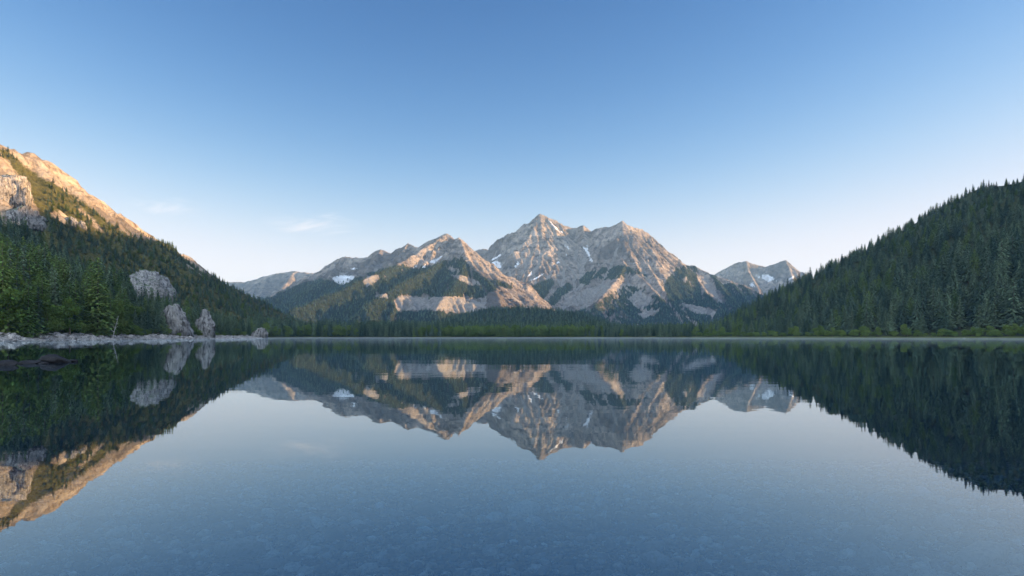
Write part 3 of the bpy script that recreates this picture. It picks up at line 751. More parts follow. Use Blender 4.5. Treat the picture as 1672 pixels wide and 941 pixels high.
KIND = {}
def add_kind(key, crown, trunk, mat): crown.materials.append(mat); trunk.materials.append(M_bark); KIND[key] = (crown, trunk)
for i in range(5):
    add_kind(('spruce', i), crown_mesh('spruce_crown', 100+i, 40, 9, (.17, .19, .155, .205, .18)[i], (.80, .72, .9, .85, .68)[i], (.45, .6, .35, .5, .55)[i], .038, .05+.02*i, 0, .1), trunk_mesh('spruce_trunk', i, .013, .97), M_spruce)
for i in range(4):
    add_kind(('fir', i), crown_mesh('fir_crown', 200+i, 40, 11, (.22, .25, .20, .235)[i], (.66, .6, .75, .62)[i], (.2, .28, .15, .25)[i], .036, .03, .08, .14), trunk_mesh('fir_trunk', 20+i, .014, .96), M_fir)
for i in range(3):
    add_kind(('leaf', i), leafy_mesh('leafy_crown', 300+i, 2600, 17, .026, (1.0, 1.15, .85)[i]), trunk_mesh('leafy_trunk', 30+i, .017, .75, .04), M_leaf)
for i in range(3):
    add_kind(('shrub', i), leafy_mesh('shrub_crown', 400+i, 1500, 13, .045, (2.0, 2.4, 1.7)[i]), trunk_mesh('shrub_trunk', 40+i, .02, .5, .05), M_leaf)

NAME = {'spruce': ('spruce_tree', 'tree'), 'fir': ('fir_tree', 'tree'), 'leaf': ('broadleaf_tree', 'tree'), 'shrub': ('shrub', 'shrub')}
PROTO = {}
def plant(kind, i, x, y, h, wide, rot, label, group, z=None):
    nm, cat = NAME[kind]; crown, trunk = KIND[(kind, i)]
    e = bpy.data.objects.new(nm, None); C.objects.link(e)
    z = float(land_z(np.array([x]), np.array([y]))[0]) if z is None else z
    e.location = (x, y, z-.1); e.rotation_euler = (0, 0, rot); e.scale = (h*wide, h*wide, h)
    tag(e, label, cat, group)
    if (kind, i) not in PROTO:
        c = obj('crown', crown, None, e); t_ = obj('trunk', trunk, None, e); PROTO[(kind, i)] = (c, t_)
    else:
        for s in PROTO[(kind, i)]:
            c = s.copy(); C.objects.link(c); c.parent = e
    return e

def scatter_grid(x0, x1, y0, y1, step, seed, jit=.45):
    r = np.random.default_rng(seed)
    xs = np.arange(x0, x1, step); ys = np.arange(y0, y1, step); X, Y = np.meshgrid(xs, ys)
    return (X+r.uniform(-jit, jit, X.shape)*step).ravel(), (Y+r.uniform(-jit, jit, X.shape)*step).ravel()

def stand(name, label, x, y, z, hgt, wide, kinds, seed, tag_kind='stuff', cat='forest'):
    """many trees as one mass: copies of the crowns spread over points"""
    r = np.random.default_rng(seed); n = len(x)
    me = bpy.data.meshes.new(name); me.vertices.add(n)
    me.vertices.foreach_set('co', np.stack([x, y, z-.15], 1).astype(np.float32).ravel())
    def A(nm, typ, key, arr):
        a = me.attributes.new(nm, typ, 'POINT'); a.data.foreach_set(key, arr)
    A('tree_scale', 'FLOAT_VECTOR', 'vector', np.stack([hgt*wide, hgt*wide, hgt], 1).astype(np.float32).ravel())
    A('tree_rot', 'FLOAT', 'value', r.uniform(0, 6.28, n).astype(np.float32))
    A('tree_kind', 'INT', 'value', r.integers(0, len(kinds), n).astype(np.int32))
    o = tag(obj(name, me), label, cat, kind='stuff')
    g = bpy.data.node_groups.new(name, 'GeometryNodeTree')
    g.interface.new_socket('Geometry', in_out='INPUT', socket_type='NodeSocketGeometry'); g.interface.new_socket('Geometry', in_out='OUTPUT', socket_type='NodeSocketGeometry')
    gi = g.nodes.new('NodeGroupInput'); go = g.nodes.new('NodeGroupOutput'); jn = g.nodes.new('GeometryNodeJoinGeometry'); ip = g.nodes.new('GeometryNodeInstanceOnPoints')
    for k in reversed(kinds):
        oi = g.nodes.new('GeometryNodeObjectInfo'); oi.transform_space = 'ORIGINAL'; oi.inputs['Object'].default_value = PROTO[k][0]; oi.inputs['As Instance'].default_value = True
        g.links.new(oi.outputs['Geometry'], jn.inputs[0])
    def NA(nm, typ):
        a = g.nodes.new('GeometryNodeInputNamedAttribute'); a.data_type = typ; a.inputs['Name'].default_value = nm; return a.outputs['Attribute']
    cx = g.nodes.new('ShaderNodeCombineXYZ'); g.links.new(NA('tree_rot', 'FLOAT'), cx.inputs[2])
    g.links.new(gi.outputs[0], ip.inputs['Points']); g.links.new(jn.outputs[0], ip.inputs['Instance']); ip.inputs['Pick Instance'].default_value = True
    g.links.new(NA('tree_kind', 'INT'), ip.inputs['Instance Index']); g.links.new(cx.outputs[0], ip.inputs['Rotation']); g.links.new(NA('tree_scale', 'FLOAT_VECTOR'), ip.inputs['Scale'])
    g.links.new(ip.outputs[0], go.inputs[0])
    md = o.modifiers.new('trees', 'NODES'); md.node_group = g
    return o

# rock outcrops first: trees keep off them
def rock_mesh(name, seed, sx_, sy_, sz_, sub=5, rough=.22, flat=.0, facets=9):
    import bmesh
    bm = bmesh.new(); bmesh.ops.create_icosphere(bm, subdivisions=sub, radius=1)
    v = np.array([p.co[:] for p in bm.verts]); f = np.array([[q.index for q in p.verts] for p in bm.faces]); bm.free()
    r = np.random.default_rng(seed)
    for _ in range(facets):                                    # plane cuts give the rock its faces
        n_ = r.normal(size=3); n_ /= np.linalg.norm(n_); d = r.uniform(.55, .9); s = v@n_
        v = v-np.outer(np.maximum(s-d, 0)*.9, n_)
    n3 = lambda s, q: (fbm(v[:, 0]+v[:, 2]*.63, v[:, 1]-v[:, 2]*.41, s, 4, q, ridged=True)+fbm(v[:, 2]*1.1, v[:, 0]-v[:, 1], s, 4, q+7, ridged=True))*.5
    v = v*(1+rough*(n3(.9, seed)-.3)+rough*.35*n3(.3, seed+40))[:, None]
    v = v*np.array([sx_, sy_, sz_])
    return mesh_np(name, v, f, 3, True)

OUT = []
import bmesh
def ico(sub):
    bm = bmesh.new(); bmesh.ops.create_icosphere(bm, subdivisions=sub, radius=1)
    v = np.array([p.co[:] for p in bm.verts]); f = np.array([[q.index for q in p.verts] for p in bm.faces]); bm.free(); return v, f
def ray_hit(px, py, y0=150, y1=2600):
    """where the line of sight meets the land"""
    Ys = np.linspace(y0, y1, 2400); x, y, z = P(px, py, Ys); g = np.maximum(sS.at(x, y), sL.at(x, y))
    i = np.argmax(g >= z)
    return float(x[i]), float(Ys[i]), float(g[i])
def crag_mesh(name, seed, wx, wy, hz, sub=6, wedge=False):
    """blocky cliff: a squared-off lump with vertical joints, ledges and broken faces"""
    v, f = ico(sub); r = np.random.default_rng(seed)
    q = 2.3; v = v/((np.abs(v)**q).sum(1)**(1/q))[:, None]
    for _ in range(12):
        n_ = r.normal(size=3)*np.array([1, 1, .75]); n_ /= np.linalg.norm(n_); d = r.uniform(.55, .92); s = v@n_
        v = v-np.outer(np.maximum(s-d, 0)*.92, n_)
    if wedge: v[:, 2] *= np.where(v[:, 2] > 0, np.clip(.62+.5*v[:, 0], .1, 1.05), 1); v[:, 0] *= 1+.25*np.clip(-v[:, 2], 0, 1)
    else: v = v*np.stack([1.03-.22*v[:, 2], 1.03-.22*v[:, 2], np.ones(len(v))], 1)
    u = v*np.array([wx, wy, hz]); sz = (wx+hz)*.5
    n = lambda a, b, s, sd: fbm(a, b, s, 5, sd, ridged=True, gain=.6)
    vert = n(u[:, 0]+u[:, 1]*.8, u[:, 2]*.28, sz*.38, seed)+n(u[:, 0]*.7-u[:, 1], u[:, 2]*.5+u[:, 0]*.2, sz*.2, seed+5)*.5
    led = n(u[:, 2]*1.0+u[:, 0]*.25, (u[:, 0]-u[:, 1])*.3, sz*.3, seed+9)
    k = 1+.25*(vert-.3)+.10*led
    return mesh_np(name, v*k[:, None]*np.array([wx, wy, hz]), f, 3, True)
def outcrop(px, py_top, py_bot, width_px, label, seed, depth=.9, name='rock_outcrop', sink=.25, Y=None, wedge=False):
    x, Yh, zg = ray_hit(px, py_bot) if Y is None else (*P(px, 0, Y)[:2], 0.2)
    wv = width_px/F_PX*Yh/2; H = (py_bot-py_top)/F_PX*Yh; r = np.random.default_rng(seed)
    if wedge: lumps = [(-.25, 1.15, 1.0, .1), (.35, .68, .74, -.15), (-1.1, .8, .72, .2), (.0, .75, .6, -.45), (-.8, .7, .5, -.5), (.75, .36, .36, -.1)]
    else: lumps = [(.1, .8, 1.0, 0), (-.55, .5, .75, .1), (.62, .42, .7, -.1), (-.1, .5, .5, -.5)]
    V = []; Fc = []
    for k, (lx, lw, lh, ly) in enumerate(lumps):
        hz = H*lh*(1+sink)/2
        me = crag_mesh('lump', seed*10+k, wv*lw*r.uniform(.95, 1.15), wv*depth*lw*1.1, hz*1.05, 5)
        v = np.empty(len(me.vertices)*3, np.float32); me.vertices.foreach_get('co', v); v = v.reshape(-1, 3).astype(float)
        f = np.array([p.vertices[:] for p in me.polygons]); bpy.data.meshes.remove(me)
        a = r.uniform(-.5, .5); c_, s_ = math.cos(a), math.sin(a); v = v@np.array([[c_, s_, 0], [-s_, c_, 0], [0, 0, 1]])
        v += np.array([lx*wv, ly*wv*depth, -H*sink+hz]); Fc.append(f+sum(len(q) for q in V)); V.append(v)
    o = obj(name, mesh_np(name, np.concatenate(V), np.concatenate(Fc), 3, True), M_lime)
    yb = wv*depth*1.15 if Y is None else 0
    o.location = (x*(1+yb/Yh), Yh+yb, zg)
    tag(o, label, 'rock'); OUT.append((o.location.x, o.location.y, wv, wv*depth)); return o
outcrop(252, 445, 500, 66, 'largest pale limestone outcrop bulging from the shoreline forest', 3, wedge=True)
outcrop(290, 503, 549, 36, 'pale limestone cliff rising from the beach below the largest outcrop', 5, wedge=True)
outcrop(337, 512, 551, 26, 'narrow pale limestone cliff at the waterline, right of the other cliff', 8, wedge=True)
outcrop(424, 537, 552, 24, 'lone pale boulder on the tip of the left shore', 9, name='boulder', Y=606)
outcrop(4, 272, 332, 84, 'big grey crag on the left mountainside above the forest', 12, .8)
outcrop(30, 330, 372, 84, 'smooth grey rock slab below the big crag', 14, .7)
outcrop(112, 352, 370, 24, 'small sunlit rock knob among golden trees on the left mountainside', 17, .8)
outcrop(132, 364, 377, 14, 'smallest sunlit rock knob on the left mountainside', 21, .8)

# wood above the left shore
r = np.random.default_rng(77)
X_, Y_ = scatter_grid(-520, -160, 200, 680, 6.2, 5)
sd_ = shore_sd(X_, Y_); zz = np.maximum(sS.at(X_, Y_), sL.at(X_, Y_)); p_, q_ = proj(X_, Y_, zz)
ok = (sd_ > 11) & (zz > 1.5) & (p_ > -70) & (p_ < 425) & (q_ > 395)
for (ox, oy, ow, oY) in OUT[:4]:
    ok &= ~((X_ > ox-ow*.35) & (X_ < ox+ow*.8) & (Y_ < oy+oY*.4) & (Y_ > oy-oY-9))
X_, Y_, zz, sd_, p_ = X_[ok], Y_[ok], zz[ok], sd_[ok], p_[ok]
front = sd_ < 30
hh_ = np.where(front, r.uniform(14, 27, len(X_)), r.uniform(19, 31, len(X_)))*np.where(p_ > 215, .72, 1.0)*np.where(p_ > 380, .9, 1)
order = np.argsort(Y_/np.where(front, 1.25, 1.0)/np.sqrt(hh_))
lab = {
 'sf': ('fir', 'bright green fir in the front rank above the stony left beach', 'firs along the left beach'),
 'sl': ('leaf', 'round light green broadleaf tree at the edge of the left beach', 'broadleaf trees along the left beach'),
 'ss': ('spruce', 'dark spruce in the front rank above the stony left beach', 'spruces along the left beach'),
 'bs': ('spruce', 'dark blue green spruce crowded on the slope behind the left beach trees', 'spruces on the left shore slope'),
 'bf': ('fir', 'mid green fir crowded on the slope behind the left beach trees', 'firs on the left shore slope'),
}
NIND = 215
for j, i in enumerate(order[:NIND]):
    u = r.random()
    key = ('sf' if u < .6 else 'sl' if u < .8 else 'ss') if front[i] else ('bs' if u < .5 else 'bf')
    kd, l_, g_ = lab[key]; nv = {'spruce': 5, 'fir': 4, 'leaf': 3}[kd]
    plant(kd, j % nv, X_[i], Y_[i], hh_[i]*(.8 if key == 'sl' else 1), r.uniform(.9, 1.25)*(1.05 if key == 'sl' else 1), r.uniform(0, 6.28), l_, g_, float(zz[i]))
rest = order[NIND:]
left_rest = (X_[rest], Y_[rest], zz[rest], hh_[rest])

# bushes along the top of the beach
for k, (px_, D_) in enumerate(zip(np.linspace(-30, 412, 62), np.interp(np.linspace(-30, 412, 62), [-30, 0, 60, 100, 150, 200, 250, 300, 350, 400, 412], [222, 226, 240, 256, 285, 324, 370, 425, 487, 557, 575]))):
    tx, ty, _ = P(px_+r.uniform(-3, 3), 0, D_+r.uniform(11, 17)); tx -= r.uniform(6, 10)
    if shore_sd(np.array([tx]), np.array([ty]))[0] < 8: continue
    if any(abs(tx-q[0]) < q[2]*.7 and abs(ty-q[1]) < q[3]*1.5 for q in OUT[:4]): continue
    plant('shrub', k % 3, tx, ty, r.uniform(3, 6.5), 1.05, r.uniform(0, 6.28), 'bright leafy bush at the upper edge of the stony left beach', 'bushes along the left beach')
# trees rooted in front of the outcrops, on their left
for (ox, oy, ow, oY), n in zip(OUT[:3], (7, 6, 6)):
    for k in range(n):
        tx = ox-ow*(1.6-1.15*k/n)+r.uniform(-1, 1); ty = oy-oY*(1.05+.25*k/n)-r.uniform(0, 3)
        if shore_sd(np.array([tx]), np.array([ty]))[0] < 5: continue
        kd, l_, g_ = lab['bf' if k % 2 else 'bs']
        plant(kd, k % 4, tx, ty, r.uniform(8, 15)*(1-.35*k/n), r.uniform(1.0, 1.3), r.uniform(0, 6.28), l_, g_)
    for k in range(5):
        tx = ox+ow*r.uniform(-.9, .9); ty = oy-oY*1.15-r.uniform(0, 4)
        if shore_sd(np.array([tx]), np.array([ty]))[0] < 5: continue
        plant('shrub', k % 3, tx, ty, r.uniform(2.5, 5), 1.1, r.uniform(0, 6.28), 'leafy shrub at the foot of the pale limestone cliffs on the left shore', 'shrubs below the limestone cliffs')

# singled-out trees
zt = lambda x, y: float(land_z(np.array([x]), np.array([y]))[0])
x, y, _ = P(46, 0, 247); plant('fir', 1, x, y, 21, 1.0, .4, 'tall light green fir with its pale trunk showing, front of the left wood', None)
x, y, _ = P(4, 0, 243); plant('fir', 3, x, y, 33, .85, 1.4, 'tallest bright green fir standing at the left edge of the picture', None)
x, y, _ = P(160, 0, 318); plant('fir', 0, x, y, 37, .95, 2.1, 'tallest broad green fir left of the largest outcrop', None)
x, y, _ = P(150, 0, 322); plant('fir', 2, x, y, 34, .9, 3.1, 'slightly shorter broad green fir crowding the tallest one', None)
def snag(px, Y, h, lean, seed, label, branches=16):
    r = np.random.default_rng(seed); x, y, _ = P(px, 0, Y); L = []
    e = bpy.data.objects.new('dead_tree', None); C.objects.link(e); e.location = (x, y, zt(x, y)); tag(e, label, 'dead tree')
    pts = [(lean*h*(i/6)**1.2, 0, -.3+h*i/6) for i in range(7)]
    obj('trunk', tubes_mesh('snag_trunk', [(pts, [.17*(1-.85*i/6) for i in range(7)])]), M_dead, e)
    for i in range(branches):
        f = r.uniform(.25, .95); a = r.uniform(0, 6.28); ln = h*.16*(1.15-f)*r.uniform(.5, 1.3); b = np.array([lean*h*f**1.2, 0, h*f])
        L.append(([tuple(b), tuple(b+np.array([math.cos(a)*ln*.5, math.sin(a)*ln*.5, ln*.25])), tuple(b+np.array([math.cos(a)*ln, math.sin(a)*ln, ln*.6]))], [.07, .05, .02]))
    obj('branches', tubes_mesh('snag_branches', L), M_dead, e)
snag(184, 318, 11, .26, 1, 'bleached dead tree leaning out over the left beach')
snag(22, 290, 19, .02, 2, 'bare dead trunk upright among the dark spruces on the left')
snag(116, 300, 9, .0, 3, 'short pale dead trunk standing at the beach edge', 8)

# right shore: nearest trees and shrubs as individuals, the hillside above as one wood
r = np.random.default_rng(99)
X_, Y_ = scatter_grid(150, 1500, 300, 2150, 12.5, 15)
sd_ = shore_sd(X_, Y_); zz = hR.at(X_, Y_); p_, q_ = proj(X_, Y_, zz)
front_vis = hR.at(X_, Y_, d1) if False else None
dcr = tents(hR, [(crestR, 1, 900)], X_, Y_)[1]
behind = (zz < -1)
# keep the slope that faces the lake and a strip over the crest
def past_crest(x, y, line):
    b = np.zeros(x.shape, bool)
    best = np.full(x.shape, 1e9)
    for a, c in zip(line[:-1], line[1:]):
        ex, ey = c[0]-a[0], c[1]-a[1]; t_ = np.clip(((x-a[0])*ex+(y-a[1])*ey)/(ex*ex+ey*ey), 0, 1)
        d = np.hypot(x-a[0]-t_*ex, y-a[1]-t_*ey); side = ex*(y-a[1])-ey*(x-a[0])
        u = d < best; best[u] = d[u]; b[u] = side[u] < 0
    return b, best
pc, dcr = past_crest(X_, Y_, crestR)
ok = (sd_ > 30+6*fbm(X_, Y_, 40, 2, 3)) & (zz > .8) & (p_ > 1060) & (p_ < 1830) & ((~pc) | (dcr < 25))
X_, Y_, zz, sd_, p_, dcr, pc = X_[ok], Y_[ok], zz[ok], sd_[ok], p_[ok], dcr[ok], pc[ok]
top = smooth(0, 200, zz)
hh_ = r.uniform(19, 38, len(X_))*(1-.58*top)*(1-.25*smooth(30, 0, dcr))
hh_ = hh_*np.where(r.random(len(X_)) < .12, 1.25, 1)
hh_ = hh_*np.interp(p_, [1060, 1200, 1450, 1600], [.42, .58, .85, 1.0])
score = hh_/Y_*np.where(sd_ < 52, 1.6, 1.0)
order = np.argsort(-score*((p_ < 1690)))
NR = 58
g_ = 'spruces along the foot of the right hill'
for j, i in enumerate(order[:NR]):
    plant('spruce', j % 5, X_[i], Y_[i], hh_[i], r.uniform(1.15, 1.6), r.uniform(0, 6.28), 'dark spruce at the foot of the right hill behind the green shrubs', g_, float(zz[i]))
rest = order[NR:]
stand('hillside_forest', 'dense dark spruce forest covering the right hill', X_[rest], Y_[rest], zz[rest], hh_[rest], r.uniform(1.1, 1.7, len(rest)), [('spruce', i) for i in range(5)]*2+[('fir', 1), ('fir', 3)], 3)

t_ = r.uniform(0, 1, 64)
edge = [P(px, 0, D)[:2] for px, D in ((1085, 830), (1140, 775), (1200, 725), (1300, 660), (1400, 615), (1500, 575), (1600, 535), (1672, 510), (1700, 495))]
ns = 0
for k in range(120):
    f = k/119*(len(edge)-1); i = min(int(f), len(edge)-2); u = f-i
    ex, ey = edge[i+1][0]-edge[i][0], edge[i+1][1]-edge[i][1]; L = math.hypot(ex, ey)
    off = r.uniform(12, 30); x = edge[i][0]+ex*u-ey/L*off*-1*-1; y = edge[i][1]+ey*u+ex/L*off
    if shore_sd(np.array([x]), np.array([y]))[0] < 4: 
        x = edge[i][0]+ex*u+ey/L*off*-1; y = edge[i][1]+ey*u-ex/L*off*-1
    s_ = float(shore_sd(np.array([x]), np.array([y]))[0])
    if s_ < 5: continue
    if r.random() < .3 and s_ > 14: plant('leaf', k % 3, x, y, r.uniform(7, 12), 1.2, r.uniform(0, 6.28), 'young light green broadleaf tree on the grassy right shore', 'broadleaf trees on the right shore')
    else: plant('shrub', k % 3, x, y, r.uniform(3.2, 7.0), 1.1, r.uniform(0, 6.28), 'leafy green shrub on the grassy right shore below the spruces', 'shrubs on the right shore')

# leftover trees of the left wood, the mountainside, the dome, the valley floor and the feet of the peaks
x, y, z, h_ = left_rest
stand('shore_forest', 'dark spruce wood covering the slope behind the left beach', x, y, z, h_, r.uniform(.9, 1.3, len(x)), [('spruce', i) for i in range(5)]+[('fir', 2)], 4)

X_, Y_ = scatter_grid(-1000, -180, 330, 1750, 6.6, 25)
zz = sL.at(X_, Y_); fo_ = sL.at(X_, Y_, trees_at['left_slope'][1]); p_, q_ = proj(X_, Y_, zz); sd_ = shore_sd(X_, Y_)
pc, dcr = past_crest(X_, Y_, crest)
ok = (zz > np.maximum(3, sS.at(X_, Y_)-1)) & (fo_ > .35+.35*np.abs(fbm(X_, Y_, 60, 3, 6))) & (sd_ > 25) & (p_ > -60) & (p_ < 560) & (pc | (dcr < 16)) 
ok &= (r.random(len(X_)) < np.where(q_ < 400, .80, .9))
ok &= ~((p_ < 74) & (q_ > 262) & (q_ < 372))
X_, Y_, zz = X_[ok], Y_[ok], zz[ok]; n = len(X_)
hs_ = r.uniform(6, 12, n)*(1-.35*smooth(100, 240, zz))
stand('mountainside_forest', 'open spruce forest on the left mountainside, golden where the sun falls', X_, Y_, zz, hs_, r.uniform(1.1, 1.6, n), [('spruce', 0), ('spruce', 1), ('spruce', 3), ('fir', 2)], 5)
print('left slope trees', n)

X_, Y_ = scatter_grid(-700, 600, 1250, 2120, 9, 35)
zz = hD.at(X_, Y_); ok = (zz > 2.0); X_, Y_, zz = X_[ok], Y_[ok], zz[ok]; n = len(X_)
stand('hilltop_forest', 'even conifer forest covering the low rounded hill', X_, Y_, zz, r.uniform(9, 16, n), r.uniform(1.2, 1.7, n), [('spruce', i) for i in range(5)], 6)

X_, Y_ = scatter_grid(-470, 420, 690, 1700, 7.0, 45)
sd_ = shore_sd(X_, Y_); zz = land_z(X_, Y_); p_, q_ = proj(X_, Y_, zz)
ok = (sd_ > 7) & (p_ > 405) & (p_ < 1130) & (sd_ < 330) & (sS.at(X_, Y_) < .5) & (zz < 14)
X_, Y_, zz, sd_, p_ = X_[ok], Y_[ok], zz[ok], sd_[ok], p_[ok]; n = len(X_)
light = ((p_ < 590) & (r.random(n) < .45)) | (p_ > 690+20*r.normal(size=n)) & (p_ < 975+30*r.normal(size=n)) & (sd_ < 90)
hF = np.where(light, r.uniform(11, 18, n), r.uniform(11, 26, n))*np.where(p_ > 990, .75, 1.0)
dk = ~light
stand('far_shore_forest', 'dark spruce forest lining the far shore of the lake', X_[dk], Y_[dk], zz[dk], hF[dk], r.uniform(1.0, 1.4, dk.sum()), [('spruce', i) for i in range(5)], 7)
stand('far_shore_woodland', 'lighter green woodland in the middle of the far shore', X_[light], Y_[light], zz[light], hF[light], r.uniform(.9, 1.3, light.sum()), [('fir', 0), ('leaf', 0), ('fir', 2), ('leaf', 2), ('fir', 3), ('leaf', 1)], 8)

for key, (nm, lb), step, hr in (('massif', ('lower_slope_forest', 'patchy conifer forest on the foot of the twin summit massif'), 13, (10, 17)), ('pyramid', ('peak_foot_forest', 'conifer forest on the lower slopes of the pyramid shaped peak'), 12, (10, 17))):
    hf, fo = trees_at[key]
    X_, Y_ = scatter_grid(hf.xs[0]+10, hf.xs[-1]-10, hf.ys[0]+10, hf.ys[-1]-10, step, 55)
    zz = hf.at(X_, Y_); fv = hf.at(X_, Y_, fo); gy_, gx_ = np.gradient(hf.Z, hf.res)
    ok = (r.random(len(X_)) < smooth(.15, .9, fv+.5*fbm(X_, Y_, 70, 3, 17))) & (zz > 6) & (hf.at(X_, Y_, gy_) > -.15)
    X_, Y_, zz = X_[ok], Y_[ok], zz[ok]; n = len(X_); print(key, n)
    stand(nm, lb, X_, Y_, zz, r.uniform(*hr, n)*(1-.4*smooth(150, 450, zz)), r.uniform(1.1, 1.6, n), [('spruce', 0), ('spruce', 1), ('spruce', 3)], 9)

# ------------------------------------------------------------------ stones
def many_stones(name, xs, ys, zs, size, flat, seed, sub=1, chunk=True):
    r = np.random.default_rng(seed); v0, f0 = ico(sub); n = len(xs); nv = len(v0)
    forms = []
    for k in range(24):
        v = v0.copy()
        for _ in range(7):
            n_ = r.normal(size=3); n_ /= np.linalg.norm(n_); d = r.uniform(.5, .9); v = v-np.outer(np.maximum(v@n_-d, 0), n_)
        forms.append(v*r.uniform(.7, 1.25, 3))
    forms = np.array(forms); V = forms[r.integers(0, 24, n)].copy()
    V[:, :, 2] *= flat[:, None]; V *= size[:, None, None]
    a = r.uniform(0, 6.28, n); tl = r.normal(0, .22, (n, 2))
    c, s = np.cos(a)[:, None], np.sin(a)[:, None]
    X = V[:, :, 0]*c-V[:, :, 1]*s; Y = V[:, :, 0]*s+V[:, :, 1]*c; Z = V[:, :, 2]+X*tl[:, :1]+Y*tl[:, 1:]
    V = np.stack([X+xs[:, None], Y+ys[:, None], Z+zs[:, None]], -1).reshape(-1, 3)
    Fq = (f0[None]+(np.arange(n)*nv)[:, None, None]).reshape(-1, 3)
    return mesh_np(name, V, Fq, 3, chunk)

# cobbles on the lake floor by the camera
r = np.random.default_rng(3)
def cob(y0, y1, dens, smin, smax):
    n = int(dens*(y1-y0)*(y0+y1)*.85); y = np.sqrt(r.uniform(y0*y0, y1*y1, n)); x = r.uniform(-.86, .86, n)*y
    return x, y, smin+(smax-smin)*r.random(n)**3
parts = [cob(2.6, 9, 62, .03, .13), cob(9, 17, 20, .045, .16), cob(17, 30, 6, .07, .22), cob(2.6, 22, .35, .16, .36)]
x = np.concatenate([p[0] for p in parts]); y = np.concatenate([p[1] for p in parts]); s = np.concatenate([p[2] for p in parts])
from numpy import interp
zb = bed(-np.minimum(shore_sd(x, y), 0))+fbm(x, y, 3.5, 3, 9)*.05*smooth(0, 8, -shore_sd(x, y))
m, t, out = new_mat('cobbles'); g = N(t, 'ShaderNodeNewGeometry'); co = N(t, 'ShaderNodeTexCoord').outputs['Object']
col = ramp(t, g.outputs['Random Per Island'], [(0, (.03, .03, .03)), (.35, (.10, .096, .09)), (.65, (.26, .25, .24)), (.9, (.44, .43, .41)), (1, (.65, .63, .60))])
nn = noise(t, co, 22, 5, .65); col = mix(t, mapr(t, nn, .45, .65, 0, .45), col, (.06, .065, .05))
diffuse_out(t, out, col, bump(t, nn, .01), .8, .3); M_cob = m
tag(obj('cobbles', many_stones('cobbles', x, y, zb+s*.12, s, np.full(len(x), .62), 4), M_cob), 'small grey cobbles covering the shallow lake floor', 'cobbles', kind='stuff')
print('cobbles', len(x))

# pale slabs of the left beach, and the right shore's stony rim
def along(pts, n, lo, hi, r):
    P_ = np.array(pts); seg = np.hypot(*(P_[1:]-P_[:-1]).T); cum = np.concatenate([[0], np.cumsum(seg)]); s = r.uniform(0, cum[-1], n)
    i = np.clip(np.searchsorted(cum, s)-1, 0, len(seg)-1); u = (s-cum[i])/seg[i]; e = (P_[i+1]-P_[i])/seg[i][:, None]
    base = P_[i]+(P_[i+1]-P_[i])*u[:, None]; nrm = np.stack([-e[:, 1], e[:, 0]], 1); o = r.uniform(lo, hi, n)
    return base+nrm*o[:, None], o
leftline = [tuple(p) for p in LAKE0[3:14]]
pt, o_ = along(leftline, 2600, -1.0, 13, r)
sz_ = .25+1.3*r.random(len(pt))**4+.15*r.random(len(pt)); fz = r.uniform(.25, .5, len(pt))
zz = sS.at(pt[:, 0], pt[:, 1]); ok = zz > -.6
tag(obj('beach_stones', many_stones('beach_stones', pt[ok, 0], pt[ok, 1], zz[ok]+sz_[ok]*.05, sz_[ok], fz[ok], 6, 2, False), M_slab), 'jumble of pale flat stones along the left beach', 'stones', kind='stuff')
rl = [tuple(p) for p in LAKE0[21:31]]
pt, o_ = along(rl, 2600, -14, 14, r); k_ = shore_sd(pt[:, 0], pt[:, 1]); k_ = (k_ > -.6) & (k_ < 2.2) & (fbm(pt[:, 0], pt[:, 1], 60, 3, 8) > .08); pt = pt[k_]
sz_ = .2+.6*r.random(len(pt))**3; zz = np.maximum(shore_sd(pt[:, 0], pt[:, 1])*.11, -.1)
tag(obj('shoreline_stones', many_stones('shoreline_stones', pt[:, 0], pt[:, 1], zz, sz_, np.full(len(pt), .5), 7, 1, False), M_slab), 'thin rim of pale stones along the far and right waterline', 'stones', kind='stuff')

def boulder(px, py, wpx, hpx, label, seed, mat, Y=None, deep=.9, flatb=.35):
    Y = Y or F_PX*CAM_H/(py-HZ); x = (px-836)/F_PX*Y; wv = wpx/F_PX*Y/2; hv = hpx/F_PX*Y
    o = obj('boulder', rock_mesh('boulder', seed, wv*1.12, wv*deep, hv*1.05, 4, .25), mat); z = max(0.0, float(land_z(np.array([x]), np.array([Y]))[0])) if Y > 100 else 0
    o.location = (x, Y, z+hv*.18); tag(o, label, 'rock'); return o
boulder(90, 592, 42, 11, 'dark wet rock breaking the surface, largest of the rocks off the left shore', 31, M_wet)
boulder(116, 591, 22, 3.2, 'low dark rock barely awash at the right foot of the largest wet rock', 32, M_wet)
boulder(50, 594, 30, 4.5, 'low flat dark rock awash left of the largest wet rock', 33, M_wet)
boulder(10, 597, 32, 7, 'dark wet rock cut by the left edge of the picture', 34, M_wet)
boulder(70, 594.5, 14, 3, 'smallest dark rock awash between the two larger wet rocks', 35, M_wet)
for k, (bx, bw, bh) in enumerate([(20, 15, 6), (62, 12, 5), (97, 17, 6), (118, 10, 5), (152, 12, 5), (184, 10, 4), (214, 11, 4.5), (242, 9, 4), (265, 10, 4), (312, 8, 3.5), (365, 8, 3), (390, 6, 3)]):
    i_ = np.interp(bx, [0, 60, 100, 150, 200, 250, 300, 350, 400], [226, 240, 256, 285, 324, 370, 425, 487, 557])
    tag(boulder(bx, 0, bw, bh, None, 60+k, M_slab, i_+4+4*(k % 3)), 'pale block larger than the stones round it on the left beach', 'rock', 'pale blocks on the left beach')

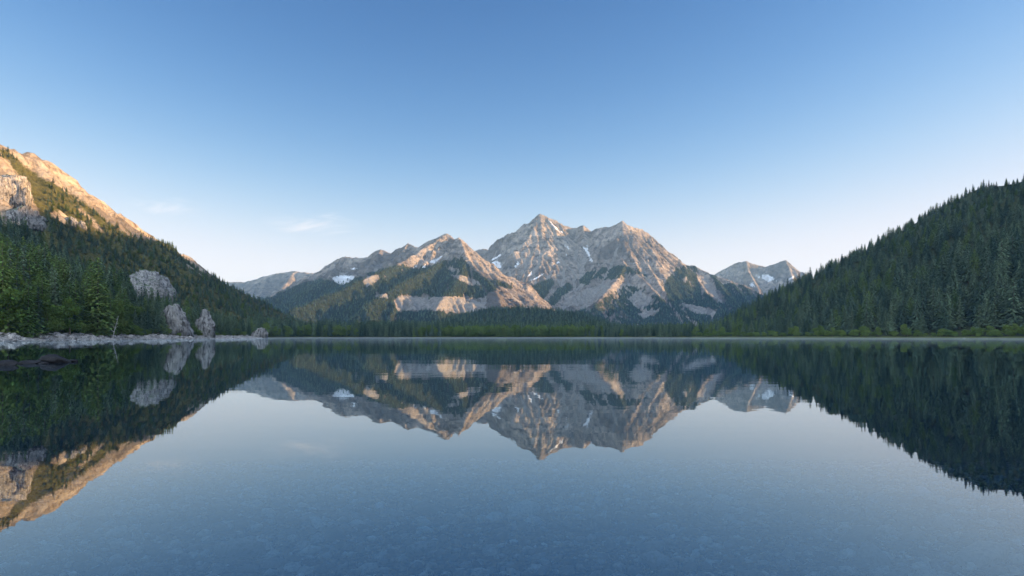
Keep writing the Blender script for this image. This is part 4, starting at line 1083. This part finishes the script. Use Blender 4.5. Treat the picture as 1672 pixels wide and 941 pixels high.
# ------------------------------------------------------------------ air
def vol_box(name, x0, x1, y0, y1, z0, z1, col, dens, aniso, label, cat):
    v = [(x, y, z) for z in (z0, z1) for y in (y0, y1) for x in (x0, x1)]
    f = [(0, 2, 3, 1), (4, 5, 7, 6), (0, 1, 5, 4), (2, 6, 7, 3), (0, 4, 6, 2), (1, 3, 7, 5)]
    me = mesh_np(name, np.array(v, float), np.array(f), 4)
    m, t, out = new_mat(name); pv = N(t, 'ShaderNodeVolumePrincipled'); pv.inputs['Color'].default_value = (*col, 1); pv.inputs['Density'].default_value = dens; pv.inputs['Anisotropy'].default_value = aniso
    t.links.new(pv.outputs[0], out.inputs['Volume'])
    return tag(obj(name, me, m), label, cat, kind='stuff')
HAZE = 4.2e-5
vol_box('haze', -8600, 8600, -2900, 11200, -14, 960, (.36, .66, 1.0), HAZE, .1, 'thin blue air filling the whole valley', 'haze')

vol_box('mist', -520, 560, 130, 1010, .03, .8, (.94, .97, 1.0), .0005, .0, 'thin white mist lying on the far water', 'mist')

# thin wisps of cloud far behind the mountains
m, t, out = new_mat('cloud_wisp'); co = N(t, 'ShaderNodeTexCoord').outputs['Object']
n1 = noise(t, mapping(t, co, (.0005, .0006, .0052), (0, R(-7), 0)), 1.0, 8, .6, 1.2)
ln = N(t, 'ShaderNodeVectorMath', operation='LENGTH'); t.links.new(mapping(t, co, (1, 1, 1)), ln.inputs[0])
gen = N(t, 'ShaderNodeTexCoord').outputs['Generated']; vm = N(t, 'ShaderNodeVectorMath', operation='SUBTRACT'); t.links.new(gen, vm.inputs[0]); vm.inputs[1].default_value = (.5, .5, .5)
l2 = N(t, 'ShaderNodeVectorMath', operation='LENGTH'); t.links.new(vm.outputs[0], l2.inputs[0])
d = mathn(t, 'MULTIPLY', mapr(t, n1, .46, .76), mapr(t, l2.outputs['Value'], .5, .05))
pv = N(t, 'ShaderNodeVolumePrincipled'); pv.inputs['Color'].default_value = (1, .97, .97, 1); pv.inputs['Anisotropy'].default_value = .1
t.links.new(mathn(t, 'MULTIPLY', d, .0007), pv.inputs['Density']); t.links.new(pv.outputs[0], out.inputs['Volume'])
v0, f0 = ico(4)
for (ax, bx, ay, by, lb) in ((415, 612, 342, 386, 'thin pinkish wisp of cloud above the low ridge left of the peaks'), (205, 345, 322, 352, 'faint streak of cloud above the left mountainside')):
    c0 = P((ax+bx)/2, (ay+by)/2, 15000); hw = (bx-ax)/2/F_PX*15000; hh0 = (by-ay)/2/F_PX*15000
    o = obj('cloud', mesh_np('cloud', v0*np.array([hw, 1200, hh0]), f0, 3, True), m); o.location = c0; tag(o, lb, 'cloud', kind='stuff')
